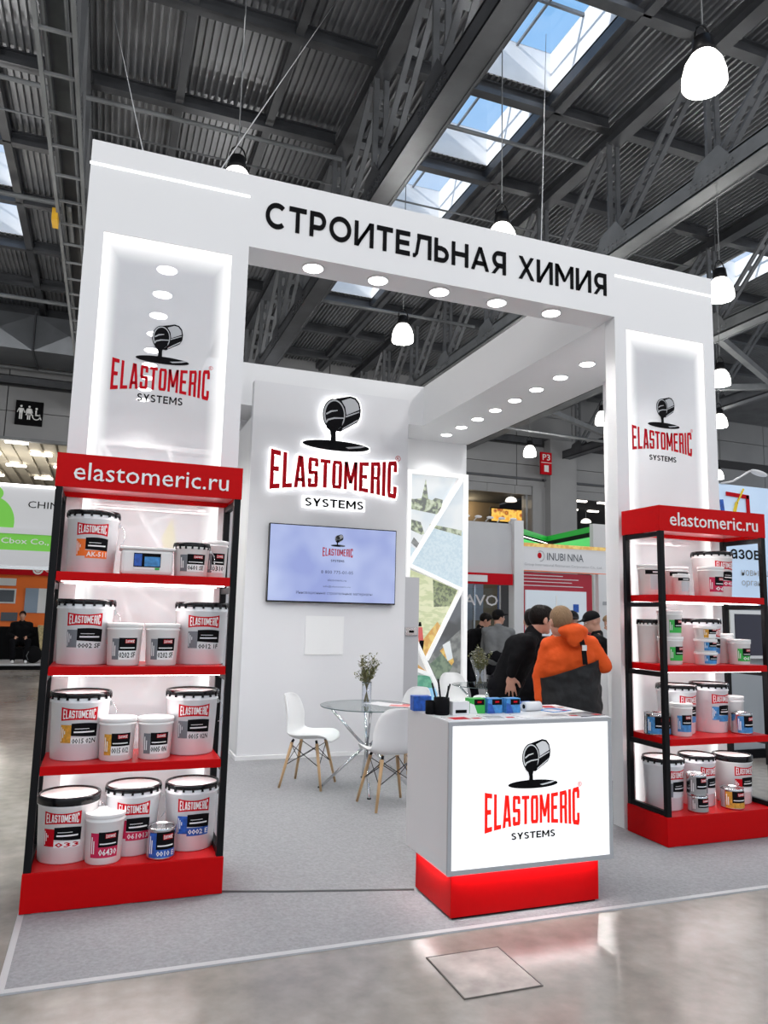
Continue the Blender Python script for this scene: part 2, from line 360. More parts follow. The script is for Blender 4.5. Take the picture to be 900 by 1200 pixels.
# ================================================================== THE HALL
concrete = bpy.data.materials.new('polished_concrete'); concrete.use_nodes = True
def _conc():
    nt = concrete.node_tree; b = nt.nodes['Principled BSDF']; N = nt.nodes.new; L = nt.links.new
    tcn = N('ShaderNodeTexCoord'); n1 = N('ShaderNodeTexNoise'); n1.inputs['Scale'].default_value = .55; n1.inputs['Detail'].default_value = 8; n1.inputs['Roughness'].default_value = .62
    n2 = N('ShaderNodeTexNoise'); n2.inputs['Scale'].default_value = 9; n2.inputs['Detail'].default_value = 6
    L(tcn.outputs['Object'], n1.inputs[0]); L(tcn.outputs['Object'], n2.inputs[0])
    r = N('ShaderNodeValToRGB'); r.color_ramp.elements[0].position = .32; r.color_ramp.elements[1].position = .68
    r.color_ramp.elements[0].color = (.235, .208, .182, 1); r.color_ramp.elements[1].color = (.42, .388, .352, 1); L(n1.outputs[0], r.inputs[0])
    mm = N('ShaderNodeMixRGB'); mm.blend_type = 'OVERLAY'; mm.inputs[0].default_value = .35; L(r.outputs[0], mm.inputs[1]); L(n2.outputs[0], mm.inputs[2]); L(mm.outputs[0], b.inputs['Base Color'])
    rr = N('ShaderNodeMapRange'); rr.inputs[3].default_value = .12; rr.inputs[4].default_value = .34; L(n1.outputs[0], rr.inputs[0]); L(rr.outputs[0], b.inputs['Roughness'])
_conc()
struct(B('floor', concrete, -30, 50, -9, 50, -.1, 0))

deck = mat('roof_deck_metal', (.30, .31, .33), .40, .4, nscale=1.2, namt=.14)
well_white = mat('skylight_well', (.90, .91, .92), .5, nscale=2, namt=.05)
SKY = [(-4.98, -3.22), (6.86, 8.6), (18.4, 20.15)]
Y0R, Y1R, ZD = 1.3, 33.4, 13.3
bays = [1.3 + 3 * k for k in range(11)]
NOSKY = 22.5
def corr(b, x0, x1, y0, y1):
    n = max(1, round((x1 - x0) / .15)); pw = (x1 - x0) / n; pr = []
    for i in range(n):
        x = x0 + i * pw; pr += [(x, ZD), (x + .30 * pw, ZD), (x + .38 * pw, ZD + .10), (x + .92 * pw, ZD + .10)]
    pr.append((x1, ZD)); k = len(pr)
    b.add([(x, y, z) for y in (y0, y1) for x, z in pr], [(i, k + i, k + i + 1, i + 1) for i in range(k - 1)])
b = MB(); xs = -13.0
for a, c in SKY: corr(b, xs, a, Y0R, Y1R); xs = c
corr(b, xs, 42, Y0R, Y1R)
for a, c in SKY:
    corr(b, a, c, Y0R - .1, Y0R + .2)
    for y in bays: corr(b, a, c, y + 2.75, min(y + 3.25, Y1R))
    for y in bays:
        if y > NOSKY: corr(b, a, c, y + .2, min(y + 2.8, Y1R))
corr(b, -13, 42, -9, Y0R - .1)
struct(b.build('ceiling', deck))
wi = 0
for a, c in SKY:
    for y in [y_ for y_ in bays[(1 if a > 0 else 3):10] if y_ <= NOSKY]:
        wi += 1; w = sempty('window_%d' % wi)
        wb_ = MB(); Z1 = ZD + .95; e = .04; y0, y1 = y + .25, y + 2.75
        wb_.box(a - e, a, y0, y1, ZD, Z1).box(c, c + e, y0, y1, ZD, Z1).box(a, c, y0 - e, y0, ZD, Z1).box(a, c, y1, y1 + e, ZD, Z1)
        wb_.build('window_well', well_white, w)
        B('window_pane', sky_glass, a, c, y0, y1, Z1 - .02, Z1, w)
        B('mullion', steel_light, a, c, (y0 + y1) / 2 - .03, (y0 + y1) / 2 + .03, Z1 - .1, Z1 - .03, w)
        B('mullion', steel_light, (a + c) / 2 - .025, (a + c) / 2 + .025, y0, y1, Z1 - .09, Z1 - .04, w)

# purlins, one steel section per truss bay
XT = [-7.05, -1.2, 4.65, 10.45, 16.3, 22.1, 28]
def ibar(b, p, qq, w, hh, tf=.025):
    p = Vector(p); qq = Vector(qq)
    b.bar(p + Vector((0, 0, hh / 2)), qq + Vector((0, 0, hh / 2)), w, tf); b.bar(p - Vector((0, 0, hh / 2)), qq - Vector((0, 0, hh / 2)), w, tf); b.bar(p, qq, tf, hh)
bayname = {0: 'left of the ladder tray', 1: 'left of the middle truss', 2: 'right of the middle truss', 3: 'right of the bell lamp truss', 4: 'far right bay', 5: 'rightmost bay'}
ordn = ['nearest', 'second', 'third', 'fourth', 'fifth', 'sixth', 'seventh', 'eighth', 'ninth']
for i in range(6):
    for k in range(2, 11):
        y = 1.3 + 3 * k
        if i > 3 and k < 4: continue
        b = MB(); ibar(b, (XT[i] + .12, y, 13.10), (XT[i + 1] - .12, y, 13.10), .17, .34)
        b.box(XT[i] + .2, XT[i + 1] - .2, y - .16, y - .10, 12.9, 13.02)
        tag(b.build('roof_purlin', steelblue), ordn[k - 2] + ' steel roof purlin counted from the front, ' + bayname[i], 'beam', 'roof purlins')
# light channels running between purlins
for x in (.8, 2.85):
    b = MB().box(x - .09, x + .09, 7.3, 33, 12.93, 13.0).box(x - .09, x - .07, 7.3, 33, 13.0, 13.12)
    tag(b.build('roof_channel', steelblue), 'steel channel under the deck, %s of the two left of the middle truss' % ('left' if x < 1 else 'right'), 'beam')
tag(MB().box(8.75, 8.95, 4, 33, 12.9, 13.1).box(8.6, 8.75, 4, 33, 13.0, 13.25).build('roof_channel', steelblue), 'steel trimmer along the right side of the blue skylight strip', 'beam')
tag(MB().box(6.6, 6.78, 4, 33, 12.95, 13.15).build('roof_channel', steelblue), 'steel trimmer along the left side of the blue skylight strip', 'beam')
tag(MB().box(-3.15, -2.95, 7, 33, 12.9, 13.15).build('roof_channel', steelblue), 'steel trimmer right of the skylight at the left edge', 'beam')
# trusses
web_m = mat('truss_web_steel', (.16, .168, .18), .42, .3, nscale=1.5, namt=.2)
def truss(x, label, m, mlow, k0=2, k1=10, lower=True):
    tr = thing('roof_truss', label, 'truss', group='roof trusses')
    ya, yb = 1.3 + 3 * k0 - 1.5, 33.2
    b = MB().box(x - .22, x + .22, ya, yb, 9.82, 9.86).box(x - .22, x + .22, ya, yb, 10.16, 10.2).box(x - .03, x + .03, ya, yb, 9.86, 10.16).box(x - .22, x - .18, ya, yb, 9.8, 10.22).box(x + .18, x + .22, ya, yb, 9.8, 10.22)
    b.build('bottom_chord', mlow, tr)
    b = MB(); ibar(b, (x, ya, 12.78), (x, yb, 12.78), .32, .34, .03); b.build('top_chord', m, tr)
    def laced(p, q_, nm, wd):
        p = Vector(p); q_ = Vector(q_); b = MB()
        for s in (-1, 1): b.bar(p + Vector((s * .11, 0, 0)), q_ + Vector((s * .11, 0, 0)), wd, .11, upv=(1, 0, 0))
        for j in range(1, 6):
            c = p.lerp(q_, j / 6.); d = (q_ - p).normalized() * .07; b.bar(c - d, c + d, .22, .02, upv=(0, 1, .01))
        b.build(nm, web_m, tr)
    for k in range(k0, k1 + 1):
        y = 1.3 + 3 * k
        laced((x, y, 10.15), (x, y, 12.65), 'post', .07); laced((x, y - .05, 10.2), (x, y - 2.75, 12.65), 'diagonal', .06)
        g = MB()
        for s in (-1, 1): g.add([(x + s * .23, y + a_, z_) for a_, z_ in ((-.65, 10.1), (.35, 10.1), (.22, 10.38), (-.35, 10.5))], [(0, 1, 2, 3)] if s > 0 else [(3, 2, 1, 0)])
        for a_ in range(8):
            for s in (-1, 1): g.box(x + s * .235 - .012, x + s * .235 + .012, y - .68 + a_ * .15, y - .64 + a_ * .15, 10.0, 10.04).box(x + s * .235 - .012, x + s * .235 + .012, y - .68 + a_ * .15, y - .64 + a_ * .15, 9.9, 9.94)
        g.build('gusset_plate', mlow, tr)
    return tr
truss(-1.2, 'dark steel truss above the ladder tray at top left', steelblue, steelblue)
truss(4.65, 'large dark steel truss running beside the blue skylight strip', steelblue, steelblue)
truss(10.45, 'steel truss with pale bottom chord behind the glowing bell lamp', steelblue, steel_light, 2, 10)
truss(16.3, 'steel truss at the far right seen beside the facade edge', steelblue, steel_light, 3, 10)
truss(22.1, 'furthest right steel truss low behind the facade edge', steelblue, steelblue, 4, 10)
# cross braces between far right trusses
for i, (p_, q_, lb) in enumerate([((16.3, 16.3, 10), (22.1, 19.3, 10), 'pale brace running between the two far right trusses, nearer one'), ((16.3, 22.3, 10), (22.1, 19.3, 10), 'pale brace running between the two far right trusses, farther one'),
                                  ((16.3, 25.3, 10), (22.1, 28.3, 10), 'dim brace deep in the roof at far right')]):
    tag(MB().bar(p_, q_, .2, .2).build('roof_brace', steel_light), lb, 'brace')
# ladder tray
tray = thing('cable_ladder', 'grey ladder-shaped cable tray running below the top left truss', 'cable tray')
for x in (-1.45, -.95): B('rail', steel_light, x - .03, x + .03, 5, 32.5, 9.55, 9.66, tray)
for j in range(26): B('rung', steel_light, -1.45, -.95, 7.6 + j * .95, 7.65 + j * .95, 9.56, 9.6, tray)
B('tray_hanger', steel_light, -1.36, -1.33, 5, 32, 9.62, 9.8, tray); B('tray_hanger', steel_light, -1.07, -1.04, 5, 32, 9.62, 9.8, tray)
tag(B('junction_box', mat('yellow_box', (.75, .42, .02), .5), -1.56, -1.45, 15.7, 16.1, 9.4, 9.65), 'small yellow junction box on the ladder tray at top left', 'box')
tag(B('light_fitting', steel_light, -1.3, -1.2, 15.6, 17.2, 9.67, 9.82), 'small grey tube fitting beside the yellow junction box', 'lamp')
# service pipes across
pipes = [((-13, 15.2, 11.9), (4.4, 15.2, 11.9), .05, 'thin dark pipe crossing the roof left of the middle truss'), ((4.9, 14.1, 12.6), (10.3, 14.1, 12.6), .05, 'thin pale pipe crossing below the blue skylight'),
         ((-13, 18.1, 11.0), (-1.5, 18.1, 11.0), .06, 'pale pipe crossing the upper left corner'), ((-13, 25, 11.2), (-1.5, 25, 11.2), .07, 'second pale pipe lower at the left edge'),
         ((4.9, 20, 10.6), (10.3, 20, 10.6), .05, 'pale pipe behind the bell lamp inside the portal'), ((10.6, 24, 8.7), (22, 24, 8.5), .06, 'pale sagging pipe right of the canopy'),
         ((-13, 32.6, 11.15), (-1, 32.6, 11.15), .08, 'pale rail along the far left wall'), ((-13, 16.9, 12.3), (16, 16.9, 12.3), .025, 'thin cable strung across the roof above the facade')]
for p_, q_, r_, lb in pipes: tag(MB().tube([p_, q_] if p_[2] > 9 else [(p_[0], p_[1], 9.82), p_, q_, (q_[0], q_[1], 9.82)], r_, 8).build('service_pipe', steel_light), lb, 'pipe')
# duct
duct = mat('galvanised_duct', (.20, .215, .235), .4, .5, nscale=1, namt=.15)
dt = thing('ventilation_duct', 'large grey ventilation duct along the far left wall', 'duct')
for j in range(5):
    x0 = -13 + j * 2.45; b = MB()
    vs = [(x0, 30.2, 11.2), (x0 + 2.4, 30.2, 11.2), (x0 + 2.4, 30.2, 12.6), (x0, 30.2, 12.6), (x0 + 1.2, 30.05, 11.9), (x0, 32.4, 11.2), (x0 + 2.4, 32.4, 11.2), (x0, 32.4, 12.6), (x0 + 2.4, 32.4, 12.6)]
    b.add(vs, [(0, 1, 4), (1, 2, 4), (2, 3, 4), (3, 0, 4), (5, 6, 1, 0), (3, 2, 8, 7), (0, 3, 7, 5), (1, 6, 8, 2)]); b.build('duct_section', duct, dt)
    MB().box(x0 - .05, x0, 30.0, 32.5, 11.1, 12.7).build('duct_flange', steelblue, dt)

# far wall of grey panels
wallm = mat('hall_wall_panel', (.29, .295, .305), .5, nscale=.6, namt=.08)
wall_dark = mat('hall_wall_backing', (.05, .05, .055), .8)
wb2 = sempty('wall_back')
B('backing', wall_dark, -14, 42, 33.12, 33.3, 8.3, 14.4, wb2)
rows = [(8.32, 9.42), (9.45, 10.45), (10.95, 12.1), (12.13, 13.35)]
px = [-14.5 + 3.4 * k for k in range(17)]
for z0, z1 in rows:
    for x in px:
        B('wall_panel', wallm, x + .02, x + 3.38, 33.0, 33.12, z0, z1, wb2)
B('ledge', steelblue, -14, 20.9, 32.8, 33.1, 10.55, 10.85, wb2); B('ledge', steel_light, -14, 16, 32.85, 33.1, 8.2, 8.33, wb2)
B('ledge', steelblue, 20.9, 42, 32.8, 33.1, 8.62, 8.72, wb2); B('ledge', steelblue, 14, 21.0, 32.8, 33.1, 8.62, 8.72, wb2)
B('wall_panel', wallm, 20.9, 42, 33.0, 33.14, 7.86, 8.3, wb2)
for j in range(4): B('wall_panel', wallm, 14.6 + j * 1.6, 16.18 + j * 1.6, 33.0, 33.14, 7.86, 8.3, wb2)
B('wall_pier', wallm, 20.4, 21.15, 32.9, 34, 0, 8.3, wb2); B('wall_pier', wallm, 21.15, 22.75, 32.4, 33.0, 0, 10.8, wb2, .02)
struct(B('wall_left', wallm, -13.4, -13, -9, 48, 0, 14.4))
# gallery behind the left opening
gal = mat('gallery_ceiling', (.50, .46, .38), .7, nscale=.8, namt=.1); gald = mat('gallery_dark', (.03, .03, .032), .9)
cc = sempty('trim_1'); 
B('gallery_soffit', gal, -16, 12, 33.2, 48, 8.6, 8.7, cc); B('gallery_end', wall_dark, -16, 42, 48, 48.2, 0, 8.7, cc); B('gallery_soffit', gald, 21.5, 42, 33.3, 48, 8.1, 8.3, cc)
for j in range(26): B('soffit_slat', gal, -14 + j * .6, -13.9 + j * .6, 33.4, 47.5, 8.5, 8.6, cc)
warm = mat('gallery_lamp', (1, 1, 1), .5, emit=(1, .93, .82), es=5)
light('POINT', (-4.5, 38, 6.0), 420, (1, .95, .85), .3); light('POINT', (-8, 42, 5.5), 300, (1, .95, .85), .3)
gl = [(-6.2, 35), (-4.0, 34.6), (-5.4, 37.5), (-3.2, 37), (-7, 40), (-4.6, 40.5), (-2.4, 40), (-6, 44), (-3.6, 44)]
for k, (x, y) in enumerate(gl): tag(B('gallery_lamp', warm, x - .45, x + .45, y - .16, y + .16, 8.42, 8.5), ['left', 'right', 'left', 'right', 'left', 'middle', 'right', 'left', 'right'][k] + ' rectangular lamp in the ' + ['front', 'front', 'second', 'second', 'third', 'third', 'third', 'rear', 'rear'][k] + ' row of the gallery ceiling', 'lamp', 'gallery ceiling lamps')
for k in range(9):
    x = 24.2 + (k % 4) * 1.5; y = 34.5 + (k // 4) * 3
    tag(B('gallery_lamp', warm, x, x + .7, y, y + .2, 8.02, 8.1), ['first', 'second', 'third', 'fourth'][k % 4] + ' rectangular lamp from the left, ' + ['front', 'middle', 'rear'][k // 4] + ' row of the dark opening', 'lamp', 'lamps in the dark opening')
for k, (x, y, z, l_) in enumerate([(17.2, 34.6, 7.55, 'white dome lamp at the left edge of the brown opening'), (19.75, 34.0, 7.72, 'white dome lamp at the top of the brown opening'), (16.7, 34.2, 6.75, 'lower white dome lamp at the left edge of the brown opening'),
        (24.6, 36.0, 8.0, 'white dome lamp at the top of the dark opening'), (26.6, 37.0, 7.35, 'white dome lamp low in the dark opening near the column edge')]):
    t_ = thing('dome_lamp', l_, 'lamp', (x, y, z), group='dome lamps in the openings'); MB().lathe([(.30, -.12), (.31, -.08), (.26, .04), (.14, .12), (.05, .14)], n=20).build('shade', mat('dome_shade', (.8, .8, .8), .4, emit=(1, .96, .88), es=1.2), t_)
    MB().tube([(0, 0, .13), (0, 0, 8.1 - z)], .015, 6).build('cord', steel_light, t_)
# food court seen through the opening right
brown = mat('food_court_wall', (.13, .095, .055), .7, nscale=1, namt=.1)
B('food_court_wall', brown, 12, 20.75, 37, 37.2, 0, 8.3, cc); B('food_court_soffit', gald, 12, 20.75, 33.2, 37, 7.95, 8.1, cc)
light('POINT', (18.4, 36.3, 7.5), 90, (1, .80, .5), .1)
B('window_post', steel_light, 20.1, 20.22, 33.1, 33.3, 0, 7.86, cc)
menu = thing('menu_board', 'row of glowing yellow menu screens high on the brown wall', 'sign')
B('housing', black_mat, 18.95, 21.6, 34.75, 34.9, 6.55, 7.35, menu)
mscr = bpy.data.materials.new('menu_screen'); mscr.use_nodes = True
def _menu():
    nt = mscr.node_tree; N = nt.nodes.new; L = nt.links.new; b = nt.nodes['Principled BSDF']; tcn = N('ShaderNodeTexCoord'); v = N('ShaderNodeTexVoronoi'); v.inputs['Scale'].default_value = 3.2
    r = N('ShaderNodeValToRGB'); r.color_ramp.elements[0].color = (.9, .42, .03, 1); r.color_ramp.elements[1].color = (.9, .30, .02, 1); e = r.color_ramp.elements.new(.55); e.color = (1, .62, .12, 1); e = r.color_ramp.elements.new(.25); e.color = (.35, .06, .02, 1)
    L(tcn.outputs['Object'], v.inputs[0]); L(v.outputs['Distance'], r.inputs[0]); L(r.outputs[0], b.inputs['Emission Color']); b.inputs['Emission Strength'].default_value = 1.1; b.inputs['Base Color'].default_value = (0, 0, 0, 1)
_menu()
for j in range(5): B('screen', mscr, 19.0 + j * .52, 19.48 + j * .52, 34.7, 34.76, 6.62, 7.28, menu)
# signs on the wall
sg = thing('toilet_sign', 'black square toilet sign with three white figures on the grey wall', 'sign')
B('plate', black_mat, -3.95, -2.93, 32.85, 33.0, 8.88, 9.88, sg)
def fig(b, cx, woman=False, chair=False):
    F = FR(cx, 32.84, 9.38); P = []
    P.append(ellipse(0, .26, .045, .045, 12))
    if not chair:
        P.append([(-.09, .18), (.09, .18), (.06, -.02), (-.06, -.02)] if not woman else [(-.06, .19), (.06, .19), (.13, -.1), (-.13, -.1)])
        P += [rc(-.06, -.01, -.28, -.02), rc(.01, .06, -.28, -.02), [(-.09, .18), (-.15, 0), (-.12, 0), (-.07, .16)], [(.09, .18), (.15, 0), (.12, 0), (.07, .16)]]
    else:
        P[0] = ellipse(-.04, .2, .045, .045, 12)
        P += [rc(-.08, -.02, -.08, .14), rc(-.08, .1, -.1, -.05), [(.06, -.05), (.1, -.05), (.18, -.25), (.13, -.25)]]
        for a_ in range(12):
            t0, t1 = R(-200 + a_ * 20), R(-180 + a_ * 20); P.append([(-.03 + r_ * math.cos(t_), -.12 + r_ * math.sin(t_)) for r_, t_ in ((.12, t0), (.16, t0), (.16, t1), (.12, t1))])
    for p_ in P: b.add([F @ Vector((x, y, 0)) for x, y in p_], [list(range(len(p_)))])
b = MB(); fig(b, -3.74); fig(b, -3.44, True); fig(b, -3.13, False, True); b.build('pictograms', white_print, sg)
sg = thing('red_wall_sign', 'red and white two part fire sign beside the grey column', 'sign')
B('plate', red_print, 20.45, 21.1, 32.2, 32.3, 8.85, 10.0, sg)
wall_text('P3', white_print, sg, 20.55, 21.0, 32.19, 9.58, 9.9, .01); MB().box(20.65, 20.9, 32.18, 32.2, 8.98, 9.32).box(20.47, 21.08, 32.18, 32.2, 9.44, 9.47).build('extinguisher_mark', white_print, sg)

# bell lamps
lamp_glow = mat('lamp_bell', (1, 1, 1), .3, emit=(1, .97, .91), es=4.5)
def bell_lamp(x, y, lb, z=8.0, first=None):
    if first is not None: return dup(first, (x, y, z), 0, lb)
    t_ = thing('bell_lamp', lb, 'lamp', (x, y, z), group='bell lamps of the hall')
    MB().lathe([(.235, -.26), (.25, -.24), (.245, -.12), (.21, .02), (.15, .12), (.12, .15)], n=28).build('shade', lamp_glow, t_)
    MB().lathe([(.125, .14), (.13, .2), (.11, .34), (.06, .36)], n=24).build('cap', black_frame, t_)
    pts = [(.12 * math.cos(a_), 0, .32 + .2 * math.sin(a_)) for a_ in [math.pi * k / 8 for k in range(9)]]
    MB().tube(pts, .012, 6).build('hook', black_frame, t_)
    MB().tube([(0, 0, .52), (0, 0, 5.3)], .010, 6).build('cord', steel_light, t_)
    return t_
lb = ['large glowing bell lamp near the top right corner', 'bell lamp peeking over the facade top at left', 'bell lamp peeking over the facade top above the black letters', 'glowing bell lamp hanging inside the portal opening',
      'small bell lamp beside the red wall sign', 'bell lamp touching the upper right corner of the facade', 'bell lamp right of the facade, second from the top', 'bell lamp right of the facade, third from the top', 'lowest bell lamp right of the facade above the blue booth', 'bell lamp half hidden behind the right column']
L0 = None
for i, ((x, y), s_) in enumerate(zip(HALL_LAMPS_SEEN, lb)):
    o_ = bell_lamp(x, y, s_, {1: 7.80, 2: 7.86}.get(i, 8.0), L0); L0 = L0 or o_

# ================================================================== THE STAND
carpet_m = mat('grey_carpet', (.30, .30, .312), .95, nscale=55, namt=.13, bump=.6)
cp = thing('carpet', 'light grey needle felt carpet covering the stand floor', 'carpet')
B('carpet_sheet', carpet_m, -.28, 4.95, 3.66, 9.8, 0, .008, cp)
tape_m = mat('edge_tape', (.50, .50, .51), .5)
B('edge_tape', tape_m, -.28, 4.95, 3.625, 3.66, 0, .009, cp); B('edge_tape', tape_m, -.31, -.28, 3.625, 9.8, 0, .009, cp)
b = MB(); b.tube([(.73, 4.494, .010), (1.06, 4.397, .010), (1.39, 4.311, .010), (1.80, 4.206, .010)], .007, 6)
tag(b.build('floor_cable', mat('dark_cable', (.12, .12, .12), .6)), 'dark cable lying on the carpet from left rack to counter', 'cable')
hatch = thing('floor_hatch', 'square steel hatch plate let into the concrete in front of the counter', 'hatch')
hm = mat('worn_hatch', (.42, .40, .37), .45, .2, nscale=6, namt=.35)
def quadplate(b, pts, z0, z1):
    b.add([(x, y, z) for z in (z0, z1) for x, y in pts], [(3, 2, 1, 0), (4, 5, 6, 7), (0, 1, 5, 4), (1, 2, 6, 5), (2, 3, 7, 6), (3, 0, 4, 7)])
hp = [(1.535, 3.02), (1.905, 3.02), (1.905, 3.405), (1.535, 3.405)]
b = MB(); quadplate(b, hp, 0, .004); b.build('plate', hm, hatch)
b = MB()
for (x0, y0, x1, y1) in ((1.528, 3.013, 1.912, 3.018), (1.528, 3.407, 1.912, 3.412), (1.528, 3.018, 1.533, 3.407), (1.907, 3.018, 1.912, 3.407)): b.box(x0, x1, y0, y1, 0, .005)
b.build('frame', mat('hatch_frame', (.12, .11, .10), .6), hatch)

FY, FB = 4.92, 5.05
portal = thing('portal_facade', 'tall white stand facade with black Cyrillic lettering and lit glass side panels', 'facade', (0, 0, 0))
B('column_stile', white_panel, -.285, -.172, FY, FB, 0, 4.03, portal); B('column_stile', white_panel, .66, .772, FY, FB, 0, 4.03, portal)
B('column_stile', white_panel, 3.85, 3.965, FY, FB, 0, 4.03, portal); B('column_stile', white_panel, 4.80, 4.91, FY, FB, 0, 4.03, portal)
B('column_foot', white_panel, -.172, .66, FY, FB, 0, .15, portal); B('column_foot', white_panel, 3.965, 4.8, FY, FB, 0, .15, portal)
B('column_head', white_panel, -.285, .772, FY, FB, 4.03, 4.115, portal); B('column_head', white_panel, 3.85, 4.91, FY, FB, 4.03, 4.115, portal)
B('lintel', white_panel, -.285, 4.91, FY, 5.2, 4.115, 4.65, portal)
for x0, x1, nm in ((-.172, .66, 'left'), (3.965, 4.80, 'right')):
    g = B('glass_panel', pane_mat('lit_glass_' + nm, x0, x1, .15, 4.03), x0, x1, FY + .012, FY + .022, .15, 4.03, portal); g['label'] = 'lit glass panel carrying the red brand logo'
    for a_, c_ in ((x0, x0 + .012), (x1 - .012, x1)): B('led_profile', led, a_, c_, FY + .03, FY + .045, .16, 4.02, portal)
    B('led_profile', led, x0, x1, FY + .03, FY + .045, 4.015, 4.03, portal)
lgrey = mat('light_grey_print', (.42, .43, .45), .4)
logo(portal, .247, FY + .012, 3.085, .62, .215, 3.215, .335, 2.925, 2.975, .285, red_print, black_mat, lgrey, .002, em_x=.0)
logo(portal, 4.325, FY + .012, 3.10, .625, .215, 3.235, .33, 2.925, 2.97, .28, red_print, black_mat, lgrey, .002, em_x=.02)
lled = mat('line_light', (1, 1, 1), .5, emit=(1, 1, 1), es=1.6)
B('light_line', lled, -.29, .76, FY - .004, FY, 4.475, 4.491, portal); B('light_line', lled, 3.86, 4.90, FY - .004, FY, 4.475, 4.491, portal)
# facade lettering, one part per letter
word = 'СТРОИТЕЛЬНАЯ ХИМИЯ'
# letters laid out by width so each one is its own piece
GW = {'С': .92, 'Т': .82, 'Р': .78, 'О': 1.08, 'И': .96, 'Е': .74, 'Л': .98, 'Ь': .78, 'Н': .92, 'А': 1.0, 'Я': .82, 'Х': .92, 'М': 1.12, ' ': .42}
def cyr(c):
    w = GW[c]
    if c == 'С': return arc(.52, .5, .52 - hs, .5 - hs + .01, 48, 312, 26)
    if c == 'О': return arc(.54, .5, .54 - hs, .5 - hs + .01, 0, 360, 32)
    if c == 'Т': return [rc(0, w, 1 - S_, 1), rc(w / 2 - hs, w / 2 + hs, 0, 1 - S_)]
    if c == 'Р': return [rc(0, S_, 0, 1), rc(S_, .42, 1 - S_, 1), rc(S_, .42, .28, .28 + S_)] + arc(.42, .64, .36 - hs, .36 - hs, -90, 90, 14)
    if c == 'Ь': return [rc(0, S_, 0, 1), rc(S_, .42, 0, S_), rc(S_, .42, .50, .50 + S_)] + arc(.42, .3325, .36 - hs, .3325 - hs, -90, 90, 14)
    if c == 'Я': return [rc(w - S_, w, 0, 1), rc(.40, w - S_, 1 - S_, 1), rc(.40, w - S_, .28, .28 + S_), [V_(0, 0), V_(.2, 0), V_(.5, .33), V_(.32, .36)]] + arc(.40, .64, .36 - hs, .36 - hs, 90, 270, 14)
    if c == 'И': return [rc(0, S_, 0, 1), rc(w - S_, w, 0, 1), [V_(S_ * .6, 0), V_(S_ * 1.2, 0), V_(w - S_ * .6, 1), V_(w - S_ * 1.2, 1)], [V_(S_, 0), V_(S_, .24), V_(w - S_, 1), V_(w - S_, .76)]]
    if c == 'Н': return [rc(0, S_, 0, 1), rc(w - S_, w, 0, 1), rc(S_, w - S_, .42, .42 + S_)]
    if c == 'Е': return [rc(0, S_, 0, 1), rc(S_, w, 0, S_), rc(S_, w * .94, .42, .42 + S_), rc(S_, w, 1 - S_, 1)]
    if c == 'Л': return [rc(w - S_, w, 0, 1), rc(.22, w - S_, 1 - S_, 1), [V_(.10, .10), V_(.26, .14), V_(.40, 1 - S_), V_(.23, 1 - S_)], [V_(0, 0), V_(.12, 0), V_(.26, .14), V_(.13, .15), V_(0, .15)]]
    if c == 'А': return [[V_(0, 0), V_(.18, 0), V_(.59, 1), V_(.41, 1)], [V_(.82, 0), V_(1, 0), V_(.59, 1), V_(.41, 1)], rc(.20, .80, .22, .22 + S_ * .9)]
    if c == 'Х': return [[V_(0, 0), V_(.20, 0), V_(w - .02, 1), V_(w - .22, 1)], [V_(w - .2, 0), V_(w, 0), V_(.22, 1), V_(.02, 1)]]
    if c == 'М': return [rc(0, S_, 0, 1), rc(w - S_, w, 0, 1), [V_(w / 2 - .06, .26), V_(w / 2 + .06, .26), V_(S_, 1), V_(0, 1)][0:4], [V_(w / 2 - .06, .26), V_(w / 2 + .06, .26), V_(w, 1), V_(w - S_, 1)], [V_(S_, 1), V_(S_, .72), V_(w / 2, .26), V_(w / 2, .5)]]
tot = sum(GW[c] for c in word) + .17 * (len(word) - 1); x = 0; X0, X1 = .877, 3.77
for c in word:
    if c != ' ':
        b = MB(); k = (X1 - X0) / tot; F = FR(X0 + x * k, FY, 4.283)
        for pg in cyr(c):
            pts = [Vector((p[0] * k, p[1] * .192, 0)) for p in pg]; n = len(pts)
            ar = sum(pts[i].x * pts[(i + 1) % n].y - pts[(i + 1) % n].x * pts[i].y for i in range(n))
            if ar < 0: pts.reverse()
            b.add([F @ p for p in pts] + [F @ (p + Vector((0, 0, .008))) for p in pts], [list(range(n, 2 * n))] + [(i, (i + 1) % n, n + (i + 1) % n, n + i) for i in range(n)])
        b.build('letter', black_mat, portal)
    x += GW[c] + .17
def downlights(parent, pts, z, r=.075):
    for x, y in pts:
        d = MB().lathe([(r * 1.12, 0), (r * 1.12, -.008), (r, -.010)], (x, y, z), 28).build('downlight', white_panel, parent)
        MB().lathe([(r * .98, -.0105), (r * .9, -.014)], (x, y, z), 28).build('lens', spot_glow, d)
        light('SPOT', (x, y, z - .03), 42, (1, .985, .96), .06, 130)
downlights(portal, [(x, 5.055) for x in (1.27, 1.78, 2.293, 2.804, 3.317)], 4.115)

